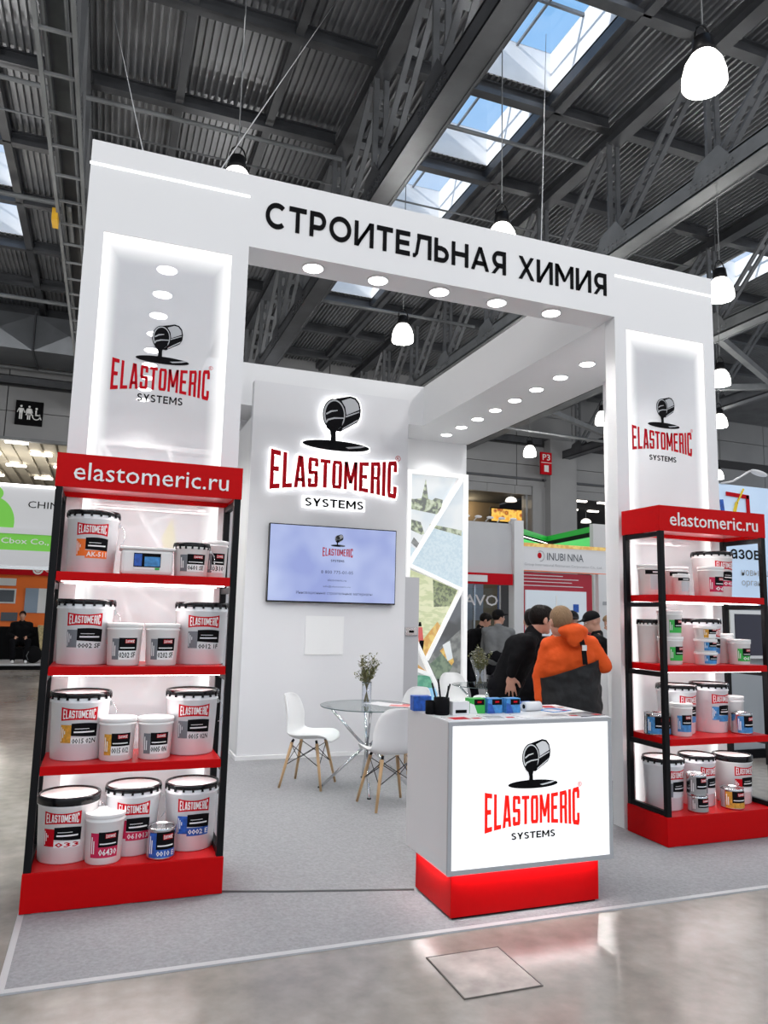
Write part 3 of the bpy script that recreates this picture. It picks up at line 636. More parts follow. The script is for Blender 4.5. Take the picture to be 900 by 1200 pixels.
def canopy(lb, x0, x1, y0, y1): 
    c = thing('canopy_beam', lb, 'canopy'); B('box_panel', white_panel, x0, x1, y0, y1, 4.11, 4.65, c); return c
cr_ = canopy('white canopy beam along the right side with a row of downlights', 3.85, 4.9, 5.2, 9.7)
B('filler_panel', white_panel, 3.85, 4.9, 5.05, 5.2, 4.108, 4.115, cr_)
downlights(cr_, [(4.335, 5.975 + .467 * k) for k in range(8)], 4.11)
cl_ = canopy('white canopy beam along the left side behind the left glass column', -.28, .8, 5.2, 9.7)
downlights(cl_, [(.265, 5.506 + .467 * k) for k in range(9)], 4.11)
canopy('white canopy beam across the back of the stand above the media wall', .8, 3.85, 8.95, 9.7)
tag(B('rear_wall', white_panel, -.28, 4.88, 9.7, 9.8, 0, 4.11), 'white back wall of the stand behind the picture lightboxes', 'wall')
tag(B('side_wall', white_panel, 4.84, 4.9, 5.06, 6.4, 0, 4.11), 'white side wall panel right of the right glass column', 'wall')

mw = thing('media_wall', 'pale grey wall block carrying the backlit brand sign and the television', 'wall')
B('front_panel', media_grey, 1.43, 3.33, 8.2, 8.33, 0.008, 4.2, mw); B('storage_body', white_panel, 1.45, 3.32, 8.33, 9.68, .008, 3.83, mw)
B('skirting', white_panel, 1.425, 3.335, 8.18, 8.2, .008, .05, mw); B('skirting', white_panel, 1.41, 1.43, 8.18, 9.68, .008, .05, mw)
dr = thing('storage_door', 'narrow grey storeroom door standing open right of the media wall', 'door')
B('door_leaf', mat('door_grey', (.48, .48, .50), .5), 3.36, 3.58, 8.36, 8.40, .01, 2.04, dr); 
d_ = B('lock_plate', steel, 3.40, 3.56, 8.34, 8.36, 1.34, 1.44, dr, .004); B('keyhole', black_mat, 3.45, 3.51, 8.335, 8.34, 1.375, 1.40, d_)
# backlit sign
sign = thing('backlit_sign', 'backlit red and black brand sign standing off the grey media wall', 'sign')
halo = mat('halo_glow', (1, 1, 1), .5, emit=(1, 1, 1), es=1.15)  # white glow round the letters, put in as an emissive outline
F = FR(2.405, 8.165, 0); b = MB()
def plate(b, F, pts, z0, z1, mi=0):
    n = len(pts); ar = sum(pts[i].x * pts[(i + 1) % n].y - pts[(i + 1) % n].x * pts[i].y for i in range(n))
    if ar < 0: pts = pts[::-1]
    b.add([F @ Vector((p.x, p.y, z0)) for p in pts] + [F @ Vector((p.x, p.y, z1)) for p in pts], [list(range(n))[::-1], list(range(n, 2 * n))] + [(i, (i + 1) % n, n + (i + 1) % n, n + i) for i in range(n)], mi)
for pp in brand_polys(1.53, .465, .016): plate(b, F, [Vector((p.x, p.y + 3.18)) for p in pp], 0, .02)
for ly, ci, pg in emblem_layers():
    if ci == 0:
        ce = sum((Vector(p) for p in pg), Vector((0, 0))) / len(pg)
        plate(b, F, [Vector((x * .80 + math.copysign(.016, x - ce.x) if ly < 5 else x * .80, y * .80 + 3.515 + math.copysign(.016, y - ce.y))) for x, y in pg], 0, .02)
plate(b, F, [Vector(v) for v in rc(-.38, .38, 2.77, 2.91)], 0, .004)
b.build('halo_glow_outline', halo, sign)
logo(sign, 2.405, 8.143, 3.18, 1.53, .465, 3.52, .80, 2.79, 2.885, .70, red_print, black_mat, lgrey, .012)

tvg = bpy.data.materials.new('tv_screen'); tvg.use_nodes = True
def _tv():
    nt = tvg.node_tree; N = nt.nodes.new; L = nt.links.new; b = nt.nodes['Principled BSDF']; tcn = N('ShaderNodeTexCoord'); n = N('ShaderNodeTexNoise'); n.inputs['Scale'].default_value = 1.6
    r = N('ShaderNodeValToRGB'); r.color_ramp.elements[0].color = (.33, .40, .78, 1); r.color_ramp.elements[1].color = (.55, .64, .95, 1); r.color_ramp.elements[0].position = .35; r.color_ramp.elements[1].position = .65
    L(tcn.outputs['Object'], n.inputs[0]); L(n.outputs[0], r.inputs[0]); L(r.outputs[0], b.inputs['Emission Color']); b.inputs['Emission Strength'].default_value = .85; b.inputs['Base Color'].default_value = (.02, .02, .03, 1); b.inputs['Roughness'].default_value = .2
_tv()
tv = thing('television', 'wide flat television showing a pale blue contact slide', 'television')
B('housing', black_gloss, 1.66, 3.18, 8.13, 8.19, 1.695, 2.57, tv, .006); B('wall_bracket', black_frame, 2.2, 2.7, 8.18, 8.2, 1.9, 2.3, tv)
B('screen', tvg, 1.672, 3.168, 8.125, 8.13, 1.712, 2.558, tv)
tvt = mat('tv_text', (.02, .03, .10), .5)
logo(tv, 2.46, 8.124, 2.275, .36, .105, 2.352, .17, 2.165, 2.19, .16, red_print, black_mat, lgrey, .001, reg=False)
wall_text('8 800 775-01-05', tvt, tv, 2.27, 2.65, 8.1235, 2.03, 2.065); wall_text('elastomeric.ru', tvt, tv, 2.35, 2.57, 8.1235, 1.945, 1.97)
wall_text('info@elastomeric.ru', tvt, tv, 2.30, 2.62, 8.1235, 1.87, 1.895); wall_text('Инновационные строительные материалы', tvt, tv, 1.99, 2.89, 8.1235, 1.785, 1.825)
tag(B('wall_placard', mat('placard', (.86, .86, .86), .4), 2.13, 2.58, 8.19, 8.2, 1.12, 1.55), 'blank white square sticker below the television', 'sticker')

# --- display racks
def rack(x0, yf, lb, flip=False):
    """x0,yf: front left corner of the base"""
    t_ = thing('display_rack', lb, 'rack', (x0, yf, 0)); w, d = 1.038, .435
    B('base', red, 0, w, 0, d, .012, .208, t_, .002); B('base_top', red_top, .003, w - .003, .003, d - .003, .208, .212, t_)
    for i, x in enumerate((.06, .5, .93)):
        B('foot', white_panel, x, x + .06, .01, .06, 0.008, .012, t_); B('foot', white_panel, x, x + .06, d - .06, d - .01, 0.008, .012, t_)
    for x in (.004, w - .042):
        for y in (.002, d - .04): B('post', black_frame, x, x + .038, y, y + .038, .212, 2.26, t_, .0015)
        for z in (.214, .672, 1.185, 1.695, 2.222): B('cross_bar', black_frame, x + .004, x + .034, .04, d - .04, z, z + .034, t_)
    for z0, z1 in ((.70, .745), (1.222, 1.268), (1.737, 1.785)):
        s_ = B('shelf', red, .044, w - .044, .0, d, z0, z1, t_, .0015); B('shelf_top', red_top, .046, w - .046, .003, d - .003, z1, z1 + .002, s_)
        B('led_strip', led, .07, w - .07, .035, .047, z0 - .006, z0, s_); B('led_strip', led, .07, w - .07, d - .05, d - .038, z0 - .006, z0, s_)
    B('header', red, 0, w, 0, .022, 2.26, 2.452, t_, .0015)
    B('header', red, 0, .02, .022, d, 2.26, 2.452, t_); B('header', red, w - .02, w, .022, d, 2.26, 2.452, t_); B('header', red, 0.02, w - .02, d - .02, d, 2.26, 2.452, t_)
    hc = B('header_ceiling', mat('pink_acrylic', (.72, .25, .27), .35), .02, w - .02, .022, d - .02, 2.29, 2.30, t_)
    B('led_strip', led, .1, w - .1, .05, .06, 2.283, 2.29, hc); 
    for x in (.14, w - .14):
        MB().lathe([(.022, 0), (.022, -.012)], (x, .1, 2.288), 16).build('lamp_lens', spot_glow, hc)
    ux = (.093, .955) if not flip else (.09, .945)
    o_ = wall_text('elastomeric.ru', white_print, t_, ux[0], ux[1], -.001, 2.303, 2.405, .0, .006); return t_
rackL = rack(-.305, 4.46, 'red and black display rack on the left holding four rows of pails')
rackR = rack(3.833, 4.425, 'red and black display rack on the right holding pails, tubs and tins')
for x0 in (-.305, 3.833):
    for z in (2.27, 1.73, 1.215, .695):
        light('AREA', (x0 + .52, 4.60, z - .012), 3.2, (1, .99, .98), (.85, .06))

# --- paint containers
def rad(Rr, hh, z): return Rr * (.90 + .10 * min(1, max(0, z / hh)))
class Wrap:
    """a decal wrapped round a tapering wall; s along the front, z up"""
    def __init__(s, Rr, hh, rot=0, tap=True): s.R = Rr; s.h = hh; s.rot = rot; s.tap = tap
    def pt(s, a, z, o): r_ = (rad(s.R, s.h, z) if s.tap else s.R) + o; th = a / s.R + s.rot; return (r_ * math.sin(th), -r_ * math.cos(th), z)
    def patch(s, b, a0, a1, f0, f1, o, mi=0, n=8):
        if not callable(f0): c0 = f0; f0 = lambda u: c0
        if not callable(f1): c1 = f1; f1 = lambda u: c1
        vs = []
        for i in range(n + 1):
            u = i / n; a = a0 + (a1 - a0) * u; vs += [s.pt(a, f0(u), o), s.pt(a, f1(u), o)]
        b.add(vs, [(2 * i, 2 * i + 2, 2 * i + 3, 2 * i + 1) for i in range(n)], mi)
    def text(s, b, st_, a0, a1, z0, z1, o, mi=0, off=.0):
        vs, fs = fit_text(st_, a0, a1, z0, z1, off, 0, 1); b.add([s.pt(v.x, v.y, o) for v in vs], fs, mi)
    def brand(s, b, a, z, w, h_, o):
        for pp in brand_polys(w, h_): b.add([s.pt(a + p.x, z + p.y, o) for p in pp], [list(range(len(pp)))])
COLS = {'k': grey_print, 'o': orange_p, 'y': ochre_p, 'b': blue_p, 'l': lblue_p, 'g': green_p, 'c': crimson_p, 'r': red_print, 's': mat('silver_print', (.30, .30, .30), .4), 'n': None}
def container(name, lb, cat, x, y, z, Rr, hh, lid='hoop', col='k', code='', style='pail', rot=0, group='paint containers on the display racks', metal=False):
    if style != 'tin': Rr *= .955
    t_ = thing(name, lb, cat, (x - (.010 if x < 2 and Rr > .12 else 0), y, z), 0, group); g_ = .001; tap = style != 'tin'; w = Wrap(Rr, hh, rot, tap)
    body = steel if style == 'tin' else (pail_white if metal else plastic_white)
    if style == 'tin':
        MB().lathe([(Rr * .96, 0), (Rr, .006), (Rr, .012), (Rr * .985, .016), (Rr * .985, hh - .02), (Rr * 1.01, hh - .014), (Rr * 1.01, hh), (Rr * .93, hh), (Rr * .91, hh - .008)], n=36).build('body', body, t_)
        MB().lathe([(Rr * .90, hh - .006), (Rr * .7, hh - .004), (Rr * .5, hh - .008)], n=32).build('lid', body, t_)
    else:
        rr = [(rad(Rr, hh, 0) - .006, 0), (rad(Rr, hh, 0), .006)]
        for zz in (.86,):
            z_ = zz * hh; r_ = rad(Rr, hh, z_); rr += [(r_, z_ - .007), (r_ + .005, z_ - .002), (r_ + .005, z_ + .002), (r_, z_ + .007)]
        rr += [(rad(Rr, hh, hh * .93), hh * .93), (Rr, hh * .975)]
        MB().lathe(rr, n=40).build('body', body, t_)
        lm = black_gloss if lid in ('hoop', 'blackflat') else plastic_white
        if lid == 'hoop':
            lp = [(Rr * 1.0, hh - .028), (Rr * 1.035, hh - .022), (Rr * 1.045, hh - .010), (Rr * 1.02, hh), (Rr * .98, hh + .001), (Rr * .95, hh - .006), (Rr * .93, hh - .012), (.002, hh - .012)]
            L_ = MB().lathe(lp, n=40); n_ = 18
            for i in range(n_):
                a = 2 * math.pi * i / n_ + .1; M_ = Matrix.Rotation(a, 4, 'Z'); L_.box(Rr * 1.0, Rr * 1.052, -.006, .006, hh - .038, hh - .012, 0, M_)
            L_.build('lid', lm, t_)
            if metal: MB().lathe([(Rr * .90, hh - .0105), (.002, hh - .0105)], n=36, caps=False).build('lid_centre', pail_white, t_)
        elif lid == 'blackflat':
            MB().lathe([(Rr * 1.02, hh - .045), (Rr * 1.045, hh - .04), (Rr * 1.045, hh - .006), (Rr * 1.03, hh), (Rr * .96, hh), (Rr * .94, hh - .01), (.002, hh - .01)], n=40).build('lid', lm, t_)
            MB().lathe([(Rr * .90, hh - .008), (.002, hh - .008)], n=36, caps=False).build('lid_centre', plastic_white, t_)
        else:
            MB().lathe([(Rr * 1.01, hh - .022), (Rr * 1.04, hh - .018), (Rr * 1.045, hh - .004), (Rr * 1.03, hh), (Rr * .97, hh), (Rr * .95, hh - .006), (.002, hh - .006)], n=40).build('lid', lm, t_)
        if Rr > .10 and lid != 'plain' or Rr > .14:       # wire bail hanging at the side
            hp_ = []
            for k in range(11):
                a = math.pi * k / 10; hp_.append((Rr * 1.05 + .028 * math.sin(a), .02 * math.cos(a), hh * .80 - .06 + .06 * math.cos(a)))
            MB().tube(hp_, .0025, 6).build('bail_handle', steel, t_); MB().box(Rr * .99, Rr * 1.06, -.012, .012, hh * .80 - .012, hh * .80 + .012).build('bail_ear', steel, t_)
    if col == 'n': return t_
    if col == 'w':      # pot with a black band below the rim and a pale grey panel under it
        b = MB(); w.patch(b, -Rr * 1.1, Rr * 1.2, hh * .68, hh * .82, g_, n=14); bd = b.build('black_band', black_mat, t_)
        b = MB(); w.patch(b, -Rr * .7, Rr * .8, hh * .18, hh * .64, g_, n=10); b.build('grey_panel', mat('pale_panel', (.52, .53, .55), .5), t_)
        b = MB(); w.patch(b, -Rr * .5, Rr * .3, hh * .73, hh * .77, g_ * 2, n=6); b.build('print_line', white_print, bd)
        return t_
    cm = COLS[col]; big = Rr > .125
    lw = Rr * 1.52 if big else (Rr * 1.95 if style == 'tin' else Rr * 1.5)
    if big:
        zb0, zb1 = hh * .59, hh * .795; b = MB(); mid = lambda lo, s_: (lambda u: lo + s_ * (1 - (2 * u - 1) ** 2))
        w.patch(b, -lw * .42, lw * .42, mid(zb0, .008), mid(zb1, -.010), g_); bn = b.build('brand_label', red_print, t_)
        b = MB(); w.brand(b, 0, (zb0 + zb1) / 2, lw * .74, (zb1 - zb0) * .74, g_ * 2); b.build('brand_lettering', white_print, bn)
        z0, zm, z1 = hh * .235, hh * .375, hh * .555
        hx = -lw * .42; sp_ = -lw * .16
        b = MB(); w.patch(b, sp_, lw * .45, lambda u: zm - .008 * u, lambda u: z1 + .010 * math.sin(u * 2.2) - .012 * u, g_, 0)
        pb = b.build('product_label', black_mat, t_)
        b = MB(); w.patch(b, hx, sp_, z0 + .012, z1 - .008, g_, 0)
        w.patch(b, sp_, lw * .45, z0 if col not in 'kyr' else zm - .010, lambda u: zm - .006, g_ * .9, 0) if col in 'oclbg' else None
        b.build('colour_panel', cm, pb)
        b = MB()
        for k in range(3): w.patch(b, hx + .004 + k * .010, hx + .009 + k * .010, z0 + .02 + .02 * k, z1 - .02 - .01 * k, g_ * 2)
        if col in 'kyr': w.patch(b, sp_, lw * .45, z0 + .006, lambda u: zm - .010, g_ * .8, 0)
        w.patch(b, sp_ + .015, lw * .38, zm + .016, zm + .024, g_ * 2); w.patch(b, sp_ + .02, lw * .25, zm + .036, zm + .039, g_ * 2)
        b.build('print_lines', white_print if col not in 'k' else mat('pale_print', (.7, .7, .72), .5), pb)
        if code:
            b = MB(); light_ = col in 'oclbg'
            w.text(b, code, sp_ + .008, lw * .42, z0 + .009, zm - .014, g_ * 2.5, off=.018); b.build('code_lettering', white_print if light_ and code != '033' else (red_print if code == '033' else black_mat), pb)
    else:
        z0, zm, z1 = hh * .15, hh * .36, hh * .66
        if style == 'tin': z0, zm, z1 = hh * .08, hh * .34, hh * .88
        if style == 'tub': z0, zm, z1 = hh * .12, hh * .4, hh * .85
        sp_ = -lw * .22; b = MB(); w.patch(b, sp_, lw * .52, zm, z1, g_); pb = b.build('product_label', black_mat, t_)
        b = MB(); w.patch(b, -lw * .52, sp_, z0, z1 * .97, g_)
        if col not in 'ky' or style == 'tin': w.patch(b, sp_, lw * .52, z0, zm, g_)
        b.build('colour_panel', cm, pb)
        b = MB(); rw = lw * .26; w.patch(b, lw * .02, lw * .40, z1 - (z1 - zm) * .42, z1 - (z1 - zm) * .12, g_ * 2); b.build('brand_patch', red_print, pb)
        b = MB(); w.brand(b, lw * .21, z1 - (z1 - zm) * .27, lw * .33, (z1 - zm) * .24, g_ * 3); w.patch(b, sp_ + .008, lw * .42, zm + (z1 - zm) * .18, zm + (z1 - zm) * .26, g_ * 2, n=5)
        for k in range(2): w.patch(b, -lw * .48 + .012 * k, -lw * .44 + .012 * k, z0 + .02, z1 * .85 - .02 * k, g_ * 2, n=1)
        if not (col not in 'ky' or style == 'tin') : w.patch(b, sp_, lw * .52, z0, zm, g_ * .8)
        b.build('print_lines', white_print, pb)
        if code: b = MB(); w.text(b, code, sp_ + .004, lw * .46, z0 + (zm - z0) * .2, z0 + (zm - z0) * .85, g_ * 2.5, off=.018); b.build('code_lettering', white_print if (col not in 'ky' or style == 'tin') else black_mat, pb)
    return t_
S1, S2, S3, S0 = 1.787, 1.270, .747, .212
def pail(*a, **k): return container('paint_pail', a[0], 'pail', *a[1:], **k)
gl_ = 'paint containers on the left rack'; gr_ = 'paint containers on the right rack'
pail('white pail with black lid and orange AK-511 label on the top shelf', -.083, 4.70, S1, .150, .365, 'hoop', 'o', 'AK-511', metal=True, group=gl_)
tb = thing('plastic_tub', 'square translucent white tub with small blue label on the top left shelf', 'tub', (.215, 4.62, S1), 0, gl_)
MB().box(-.145, .145, -.10, .10, 0, .15).build('body', plastic_white, tb, .02); MB().box(-.155, .155, -.11, .11, .145, .162).build('lid', plastic_white, tb, .006)
lb_ = B('product_label', black_mat, -.075, .075, -.103, -.1005, .045, .125, tb); B('colour_panel', blue_p, -.072, -.03, -.105, -.103, .05, .12, lb_); B('colour_panel', lblue_p, -.015, .072, -.105, -.103, .05, .105, lb_)
B('green_mark', green_p, .045, .07, -.105, -.103, .03, .042, lb_); B('white_strip', white_print, -.07, .04, -.1045, -.103, .03, .043, lb_)
container('paint_can', 'low white can with black lid and grey 0601 SE label on the top left shelf', 'can', .472, 4.60, S1, .110, .200, 'hoop', 'k', '0601 SE', group=gl_)
container('paint_tub', 'white lidless-looking tub with green 0310 code at the right end of the top left shelf', 'tub', .628, 4.74, S1, .083, .235, 'plain', 'k', '0310', group=gl_)
pail('black-lidded white pail with grey 0002 SF label, left end of the second shelf', -.087, 4.695, S2, .164, .368, 'hoop', 'k', '0002 SF', metal=True, group=gl_)
container('paint_tub', 'small white tub coded 0202 SF, left one of the pair on the second left shelf', 'tub', .122, 4.575, S2, .102, .238, 'plain', 'k', '0202 SF', group=gl_)
container('paint_tub', 'small white tub coded 0202 SF, right one of the pair on the second left shelf', 'tub', .330, 4.575, S2, .100, .238, 'plain', 'k', '0202 SF', group=gl_)
pail('black-lidded white pail with grey 0012 1F label, right end of the second shelf', .574, 4.695, S2, .162, .368, 'hoop', 'k', '0012 1F', metal=True, group=gl_)
pail('black-lidded white pail with ochre label 0015 at the left of the third shelf', -.078, 4.715, S3, .168, .368, 'hoop', 'y', '0015 02N', metal=True, group=gl_)
container('paint_tub', 'small white tub with ochre and black label on the third left shelf', 'tub', .119, 4.60, S3, .105, .232, 'plain', 'y', '0015 012', group=gl_)
container('paint_tub', 'small white tub with grey and black label on the third left shelf', 'tub', .327, 4.60, S3, .102, .228, 'plain', 'k', '0005 0N', group=gl_)
pail('black-lidded white pail with grey blue label at the right of the third shelf', .550, 4.73, S3, .158, .370, 'hoop', 'k', '0015 02N', metal=True, group=gl_)
pail('white plastic pail with thick black lid and red 033 label at bottom left', -.10, 4.70, S0, .168, .348, 'blackflat', 'r', '033', rot=-.16, group=gl_)
container('paint_tub', 'slim white pail with crimson 06430 label in front on the left rack base', 'tub', .088, 4.575, S0, .108, .262, 'plain', 'c', '06430', rot=.02, group=gl_)
pail('black-lidded white pail with crimson 061013 label in the middle of the left base', .245, 4.725, S0, .158, .372, 'hoop', 'c', '061013', metal=True, group=gl_)
container('paint_tin', 'bare steel tin with blue label standing on the left rack base', 'tin', .393, 4.555, S0, .078, .168, 'tin', 'b', '0010 E', style='tin', group=gl_)
pail('black-lidded white pail with blue label at the right of the left rack base', .578, 4.725, S0, .158, .370, 'hoop', 'b', '0002 E', metal=True, group=gl_)
# right rack
container('paint_can', 'white tub with black band at the left end of the top right shelf', 'can', 3.985, 4.72, S1, .100, .235, 'plain', 'w', '', group=gr_)
container('paint_can', 'wide white tub with black band behind the smallest pot, top right shelf', 'can', 4.205, 4.70, S1, .105, .225, 'plain', 'w', '', group=gr_)
container('paint_tub', 'smallest white pot standing in front on the top right shelf', 'tub', 4.105, 4.52, S1, .062, .160, 'plain', 'w', '', group=gr_)
pail('black-lidded white pail with crimson 06 label on the top right shelf', 4.576, 4.69, S1, .160, .362, 'hoop', 'c', '043', rot=.02, group=gr_)
container('paint_tub', 'white tub with crimson 06 label in front of the black-lidded pail, top right shelf', 'tub', 4.408, 4.535, S1, .098, .228, 'plain', 'c', '06', rot=-.1, group=gr_)
container('paint_can', 'slim white pail with black lid at the left of the second right shelf', 'can', 3.975, 4.74, S2, .092, .330, 'hoop', 'n', group=gr_)
container('paint_tub', 'lower white tub with green label, bottom of the stack of two by the post', 'tub', 4.02, 4.56, S2, .095, .205, 'plain', 'g', '', rot=.02, group=gr_)
container('paint_tub', 'upper white tub with green label, top of the stack of two by the post', 'tub', 4.02, 4.56, S2 + .206, .092, .195, 'plain', 'g', '', rot=.02, group=gr_)
pail('black-lidded white pail with blue label behind the three stacked tubs, second right shelf', 4.43, 4.69, S2, .160, .345, 'hoop', 'l', '', rot=.02, metal=True, group=gr_)
for k, (s_, c_) in enumerate((('bottom', 'l'), ('middle', 'l'), ('top', 'y'))):
    container('paint_tub', 'squat white tub, %s of the stack of three on the second right shelf' % s_, 'tub', 4.305, 4.505 + .0 * k, S2 + .0965 * k, .085, .096, 'plain', c_, '', style='tub', rot=-.1, group=gr_)
container('paint_tub', 'white tub behind the green labelled tub on the second right shelf', 'tub', 4.66, 4.70, S2, .088, .232, 'plain', 'n', group=gr_)
container('paint_tub', 'white tub with bright green label at the right end of the second right shelf', 'tub', 4.655, 4.525, S2, .086, .192, 'plain', 'g', '061', rot=-.15, group=gr_)
container('paint_tin', 'wide steel tin with blue label at the left of the third right shelf', 'tin', 3.965, 4.66, S3, .098, .155, 'tin', 'l', '', style='tin', rot=-.45, group=gr_)
container('paint_tub', 'white tub with blue label beside the front post, third right shelf', 'tub', 4.105, 4.56, S3, .082, .238, 'plain', 'l', '', rot=-.35, group=gr_)
pail('black-lidded white pail with blue label left of two, third right shelf', 4.205, 4.72, S3, .152, .362, 'hoop', 'l', '', rot=.08, metal=True, group=gr_)
pail('black-lidded white pail with blue label right of two, third right shelf', 4.518, 4.71, S3, .148, .372, 'hoop', 'l', '', rot=.02, metal=True, group=gr_)
container('paint_tub', 'white tub without label behind the blue steel tin, third right shelf', 'tub', 4.752, 4.70, S3, .080, .265, 'plain', 'n', group=gr_)
container('paint_tin', 'steel tin with blue label at the right end of the third right shelf', 'tin', 4.672, 4.545, S3, .076, .158, 'tin', 'l', '', style='tin', rot=-.15, group=gr_)
pail('black-lidded white pail with dark label at the left of the right rack base', 4.035, 4.69, S0, .155, .368, 'hoop', 'k', '', rot=.02, metal=True, group=gr_)
pail('black-lidded white pail in the middle of the right rack base', 4.375, 4.71, S0, .140, .370, 'hoop', 'k', '', rot=.1, metal=True, group=gr_)
pail('white pail with thick black lid and red label, right end of the right rack base', 4.72, 4.70, S0, .148, .356, 'blackflat', 'r', '', rot=-.05, group=gr_)
container('paint_tin', 'steel tin with silver label, lower of two stacked on the right base', 'tin', 4.192, 4.515, S0, .072, .117, 'tin', 's', '', style='tin', rot=-.3, group=gr_)
container('paint_tin', 'steel tin with silver label, upper of two stacked on the right base', 'tin', 4.185, 4.518, S0 + .118, .070, .150, 'tin', 's', '', style='tin', rot=-.3, group=gr_)
container('paint_tin', 'amber tin with black label standing in front on the right base', 'tin', 4.535, 4.53, S0, .083, .148, 'tin', 'y', '', style='tin', rot=-.35, group=gr_)

# --- reception counter
ctr = thing('reception_counter', 'white reception counter with glowing logo front on a red plinth', 'counter')
ct_side = mat('counter_side', (.70, .70, .71), .4)
B('plinth', red, 1.815, 2.745, 3.745, 4.22, .02, .25, ctr, .002); B('plinth_foot', black_mat, 1.83, 2.73, 3.76, 4.2, .008, .02, ctr)
B('cabinet', ct_side, 1.765, 2.805, 3.70, 4.26, .25, 1.03, ctr, .002)
b = MB(); x0, x1, z0, z1 = 1.765, 2.805, .25, 1.03
for r_ in ((x0, x0 + .022, z0, z1), (x1 - .022, x1, z0, z1), (x0 + .022, x1 - .022, z0, z0 + .025), (x0 + .022, x1 - .022, z1 - .02, z1)): b.box(r_[0], r_[1], 3.685, 3.70, r_[2], r_[3])
b.build('panel_frame', mat('counter_frame', (.42, .43, .45), .4), ctr)
B('light_panel', mat('counter_lightbox', (.9, .9, .9), .5, emit=(1, 1, 1), es=.62), 1.787, 2.783, 3.69, 3.70, .275, 1.01, ctr)
logo(ctr, 2.283, 3.689, .552, .60, .21, .686, .31, .402, .437, .275, bright_red_print, black_mat, white_print, .002)
B('worktop', white, 1.765, 2.805, 3.70, 4.26, 1.03, 1.034, ctr)
for yy in (3.78, 4.18): B('led_strip', led, 1.86, 2.70, yy - .045 if yy < 4 else yy + .045, (yy - .035) if yy < 4 else yy + .055, .244, .25, ctr)
light('AREA', (2.28, 3.72, .243), 1.6, (1, 1, 1), (.9, .02)); light('AREA', (1.79, 3.98, .243), .8, (1, 1, 1), (.02, .4))
TZ = 1.034
cup = thing('pen_cup', 'black pen cup near the left end of the counter', 'cup', (1.845, 3.955, TZ))
MB().lathe([(.042, 0), (.045, .004), (.045, .095), (.041, .095), (.038, .008)], n=28).build('body', black_mat, cup)
MB().lathe([(.028, 0), (.03, .004), (.03, .075), (.027, .075), (.025, .008)], (-.055, .03, 0), n=20).build('side_pot', black_mat, cup)
for k, (dx, dy, a_, l_, lb2) in enumerate([(-.01, .01, -.28, .17, 'black pen leaning left in the cup'), (.0, -.01, -.15, .19, 'tall black pen leaning left in the cup'), (.01, .012, .30, .165, 'black pen leaning right in the cup'), (.02, -.012, .12, .15, 'short black pen upright in the cup')]):
    tag(MB().tube([(1.845 + dx, 3.955 + dy, TZ + .012), (1.845 + dx + math.sin(a_) * l_, 3.955 + dy, TZ + .012 + math.cos(a_) * l_)], .0055, 8).build('pen', black_frame), lb2, 'pen', 'pens in the cup')
def pbox(lb, x, y, z, sx, sy, sz, m, rz=0, top=None, cat='box', name='sample_box'):
    t_ = thing(name, lb, cat, (x, y, z), rz, 'small things on the counter'); B('carton', m, -sx / 2, sx / 2, -sy / 2, sy / 2, 0, sz, t_, .001); return t_
t_ = pbox('blue patterned carton behind the pen cup on the counter', 1.80, 4.15, TZ, .11, .07, .085, blue_p, -.1)
t_ = pbox('white card holder beside the pen cup', 1.945, 3.93, TZ, .105, .05, .075, white, 0); B('slot', black_mat, -.035, .035, -.0265, -.025, .012, .03, t_)
for k, (x, y, m_, s_) in enumerate([(2.075, 3.985, green_p, 'green and black sample tin carton, left of three on the counter'), (2.185, 3.975, lblue_p, 'light blue sample carton, middle of three on the counter'), (2.30, 3.965, lblue_p, 'light blue sample carton, right of three on the counter')]):
    t_ = pbox(s_, x, y, TZ, .10, .06, .085, m_, .05 * k)
    bk = B('black_band', black_mat, -.02, .045, -.0315, -.030, .048, .08, t_); B('brand_patch', red_print, -.0, .026, -.0325, -.0315, .060, .070, bk)
    MB().add([(-.05, -.0312, .0), (.0, -.0312, .0), (-.02, -.0312, .05), (-.05, -.0312, .06)], [(0, 1, 2, 3)]).build('pattern_patch', white_print if k == 0 else blue_p, t_)
def sheet(lb, x, y, z, sx, sy, rz, m, m2=None, th=.003, grp='brochures on the counter'):
    t_ = thing('brochure', lb, 'brochure', (x, y, z), rz, grp); B('pages', m, -sx / 2, sx / 2, -sy / 2, sy / 2, 0, th, t_)
    if m2: B('cover_print', m2, -sx * .40, sx * .1, -sy * .42, sy * .2, th, th + .0006, t_); B('cover_print', red_print, sx * .18, sx * .42, -sy * .4, -sy * .15, th, th + .0006, t_)
    return t_
paper = mat('brochure_paper', (.72, .72, .73), .3); dark_p = mat('dark_cover', (.05, .06, .08), .3)
sheet('white brochure with red print at the front left corner of the counter', 1.90, 3.79, TZ, .21, .13, .06, paper, red_print)
sheet('white brochure with small red mark, second along the counter front', 2.12, 3.80, TZ, .20, .14, -.1, paper, mat('grey_photo', (.35, .36, .38), .5))
sheet('open pale leaflet in the middle of the counter front', 2.35, 3.81, TZ, .21, .15, .12, paper, None)
sheet('pale brochure with grey photo right of the middle of the counter', 2.54, 3.80, TZ, .20, .14, -.15, paper, MATS['grey_photo'])
sheet('dark covered brochure at the front right corner of the counter', 2.70, 3.80, TZ, .19, .15, .2, dark_p, MATS['grey_photo'])
sheet('blue covered brochure toward the right of the counter', 2.62, 4.0, TZ, .17, .14, .3, lblue_p, paper)
sheet('fanned white brochure behind the sample cartons', 2.20, 4.13, TZ, .22, .15, .1, paper, MATS['grey_photo'])
sheet('dark brochure lying behind the card holder', 2.0, 4.13, TZ, .22, .15, -.2, dark_p, MATS['grey_photo'])
sheet('white stack of leaflets in the middle back of the counter', 2.44, 4.10, TZ, .20, .15, .1, paper, None, .02)
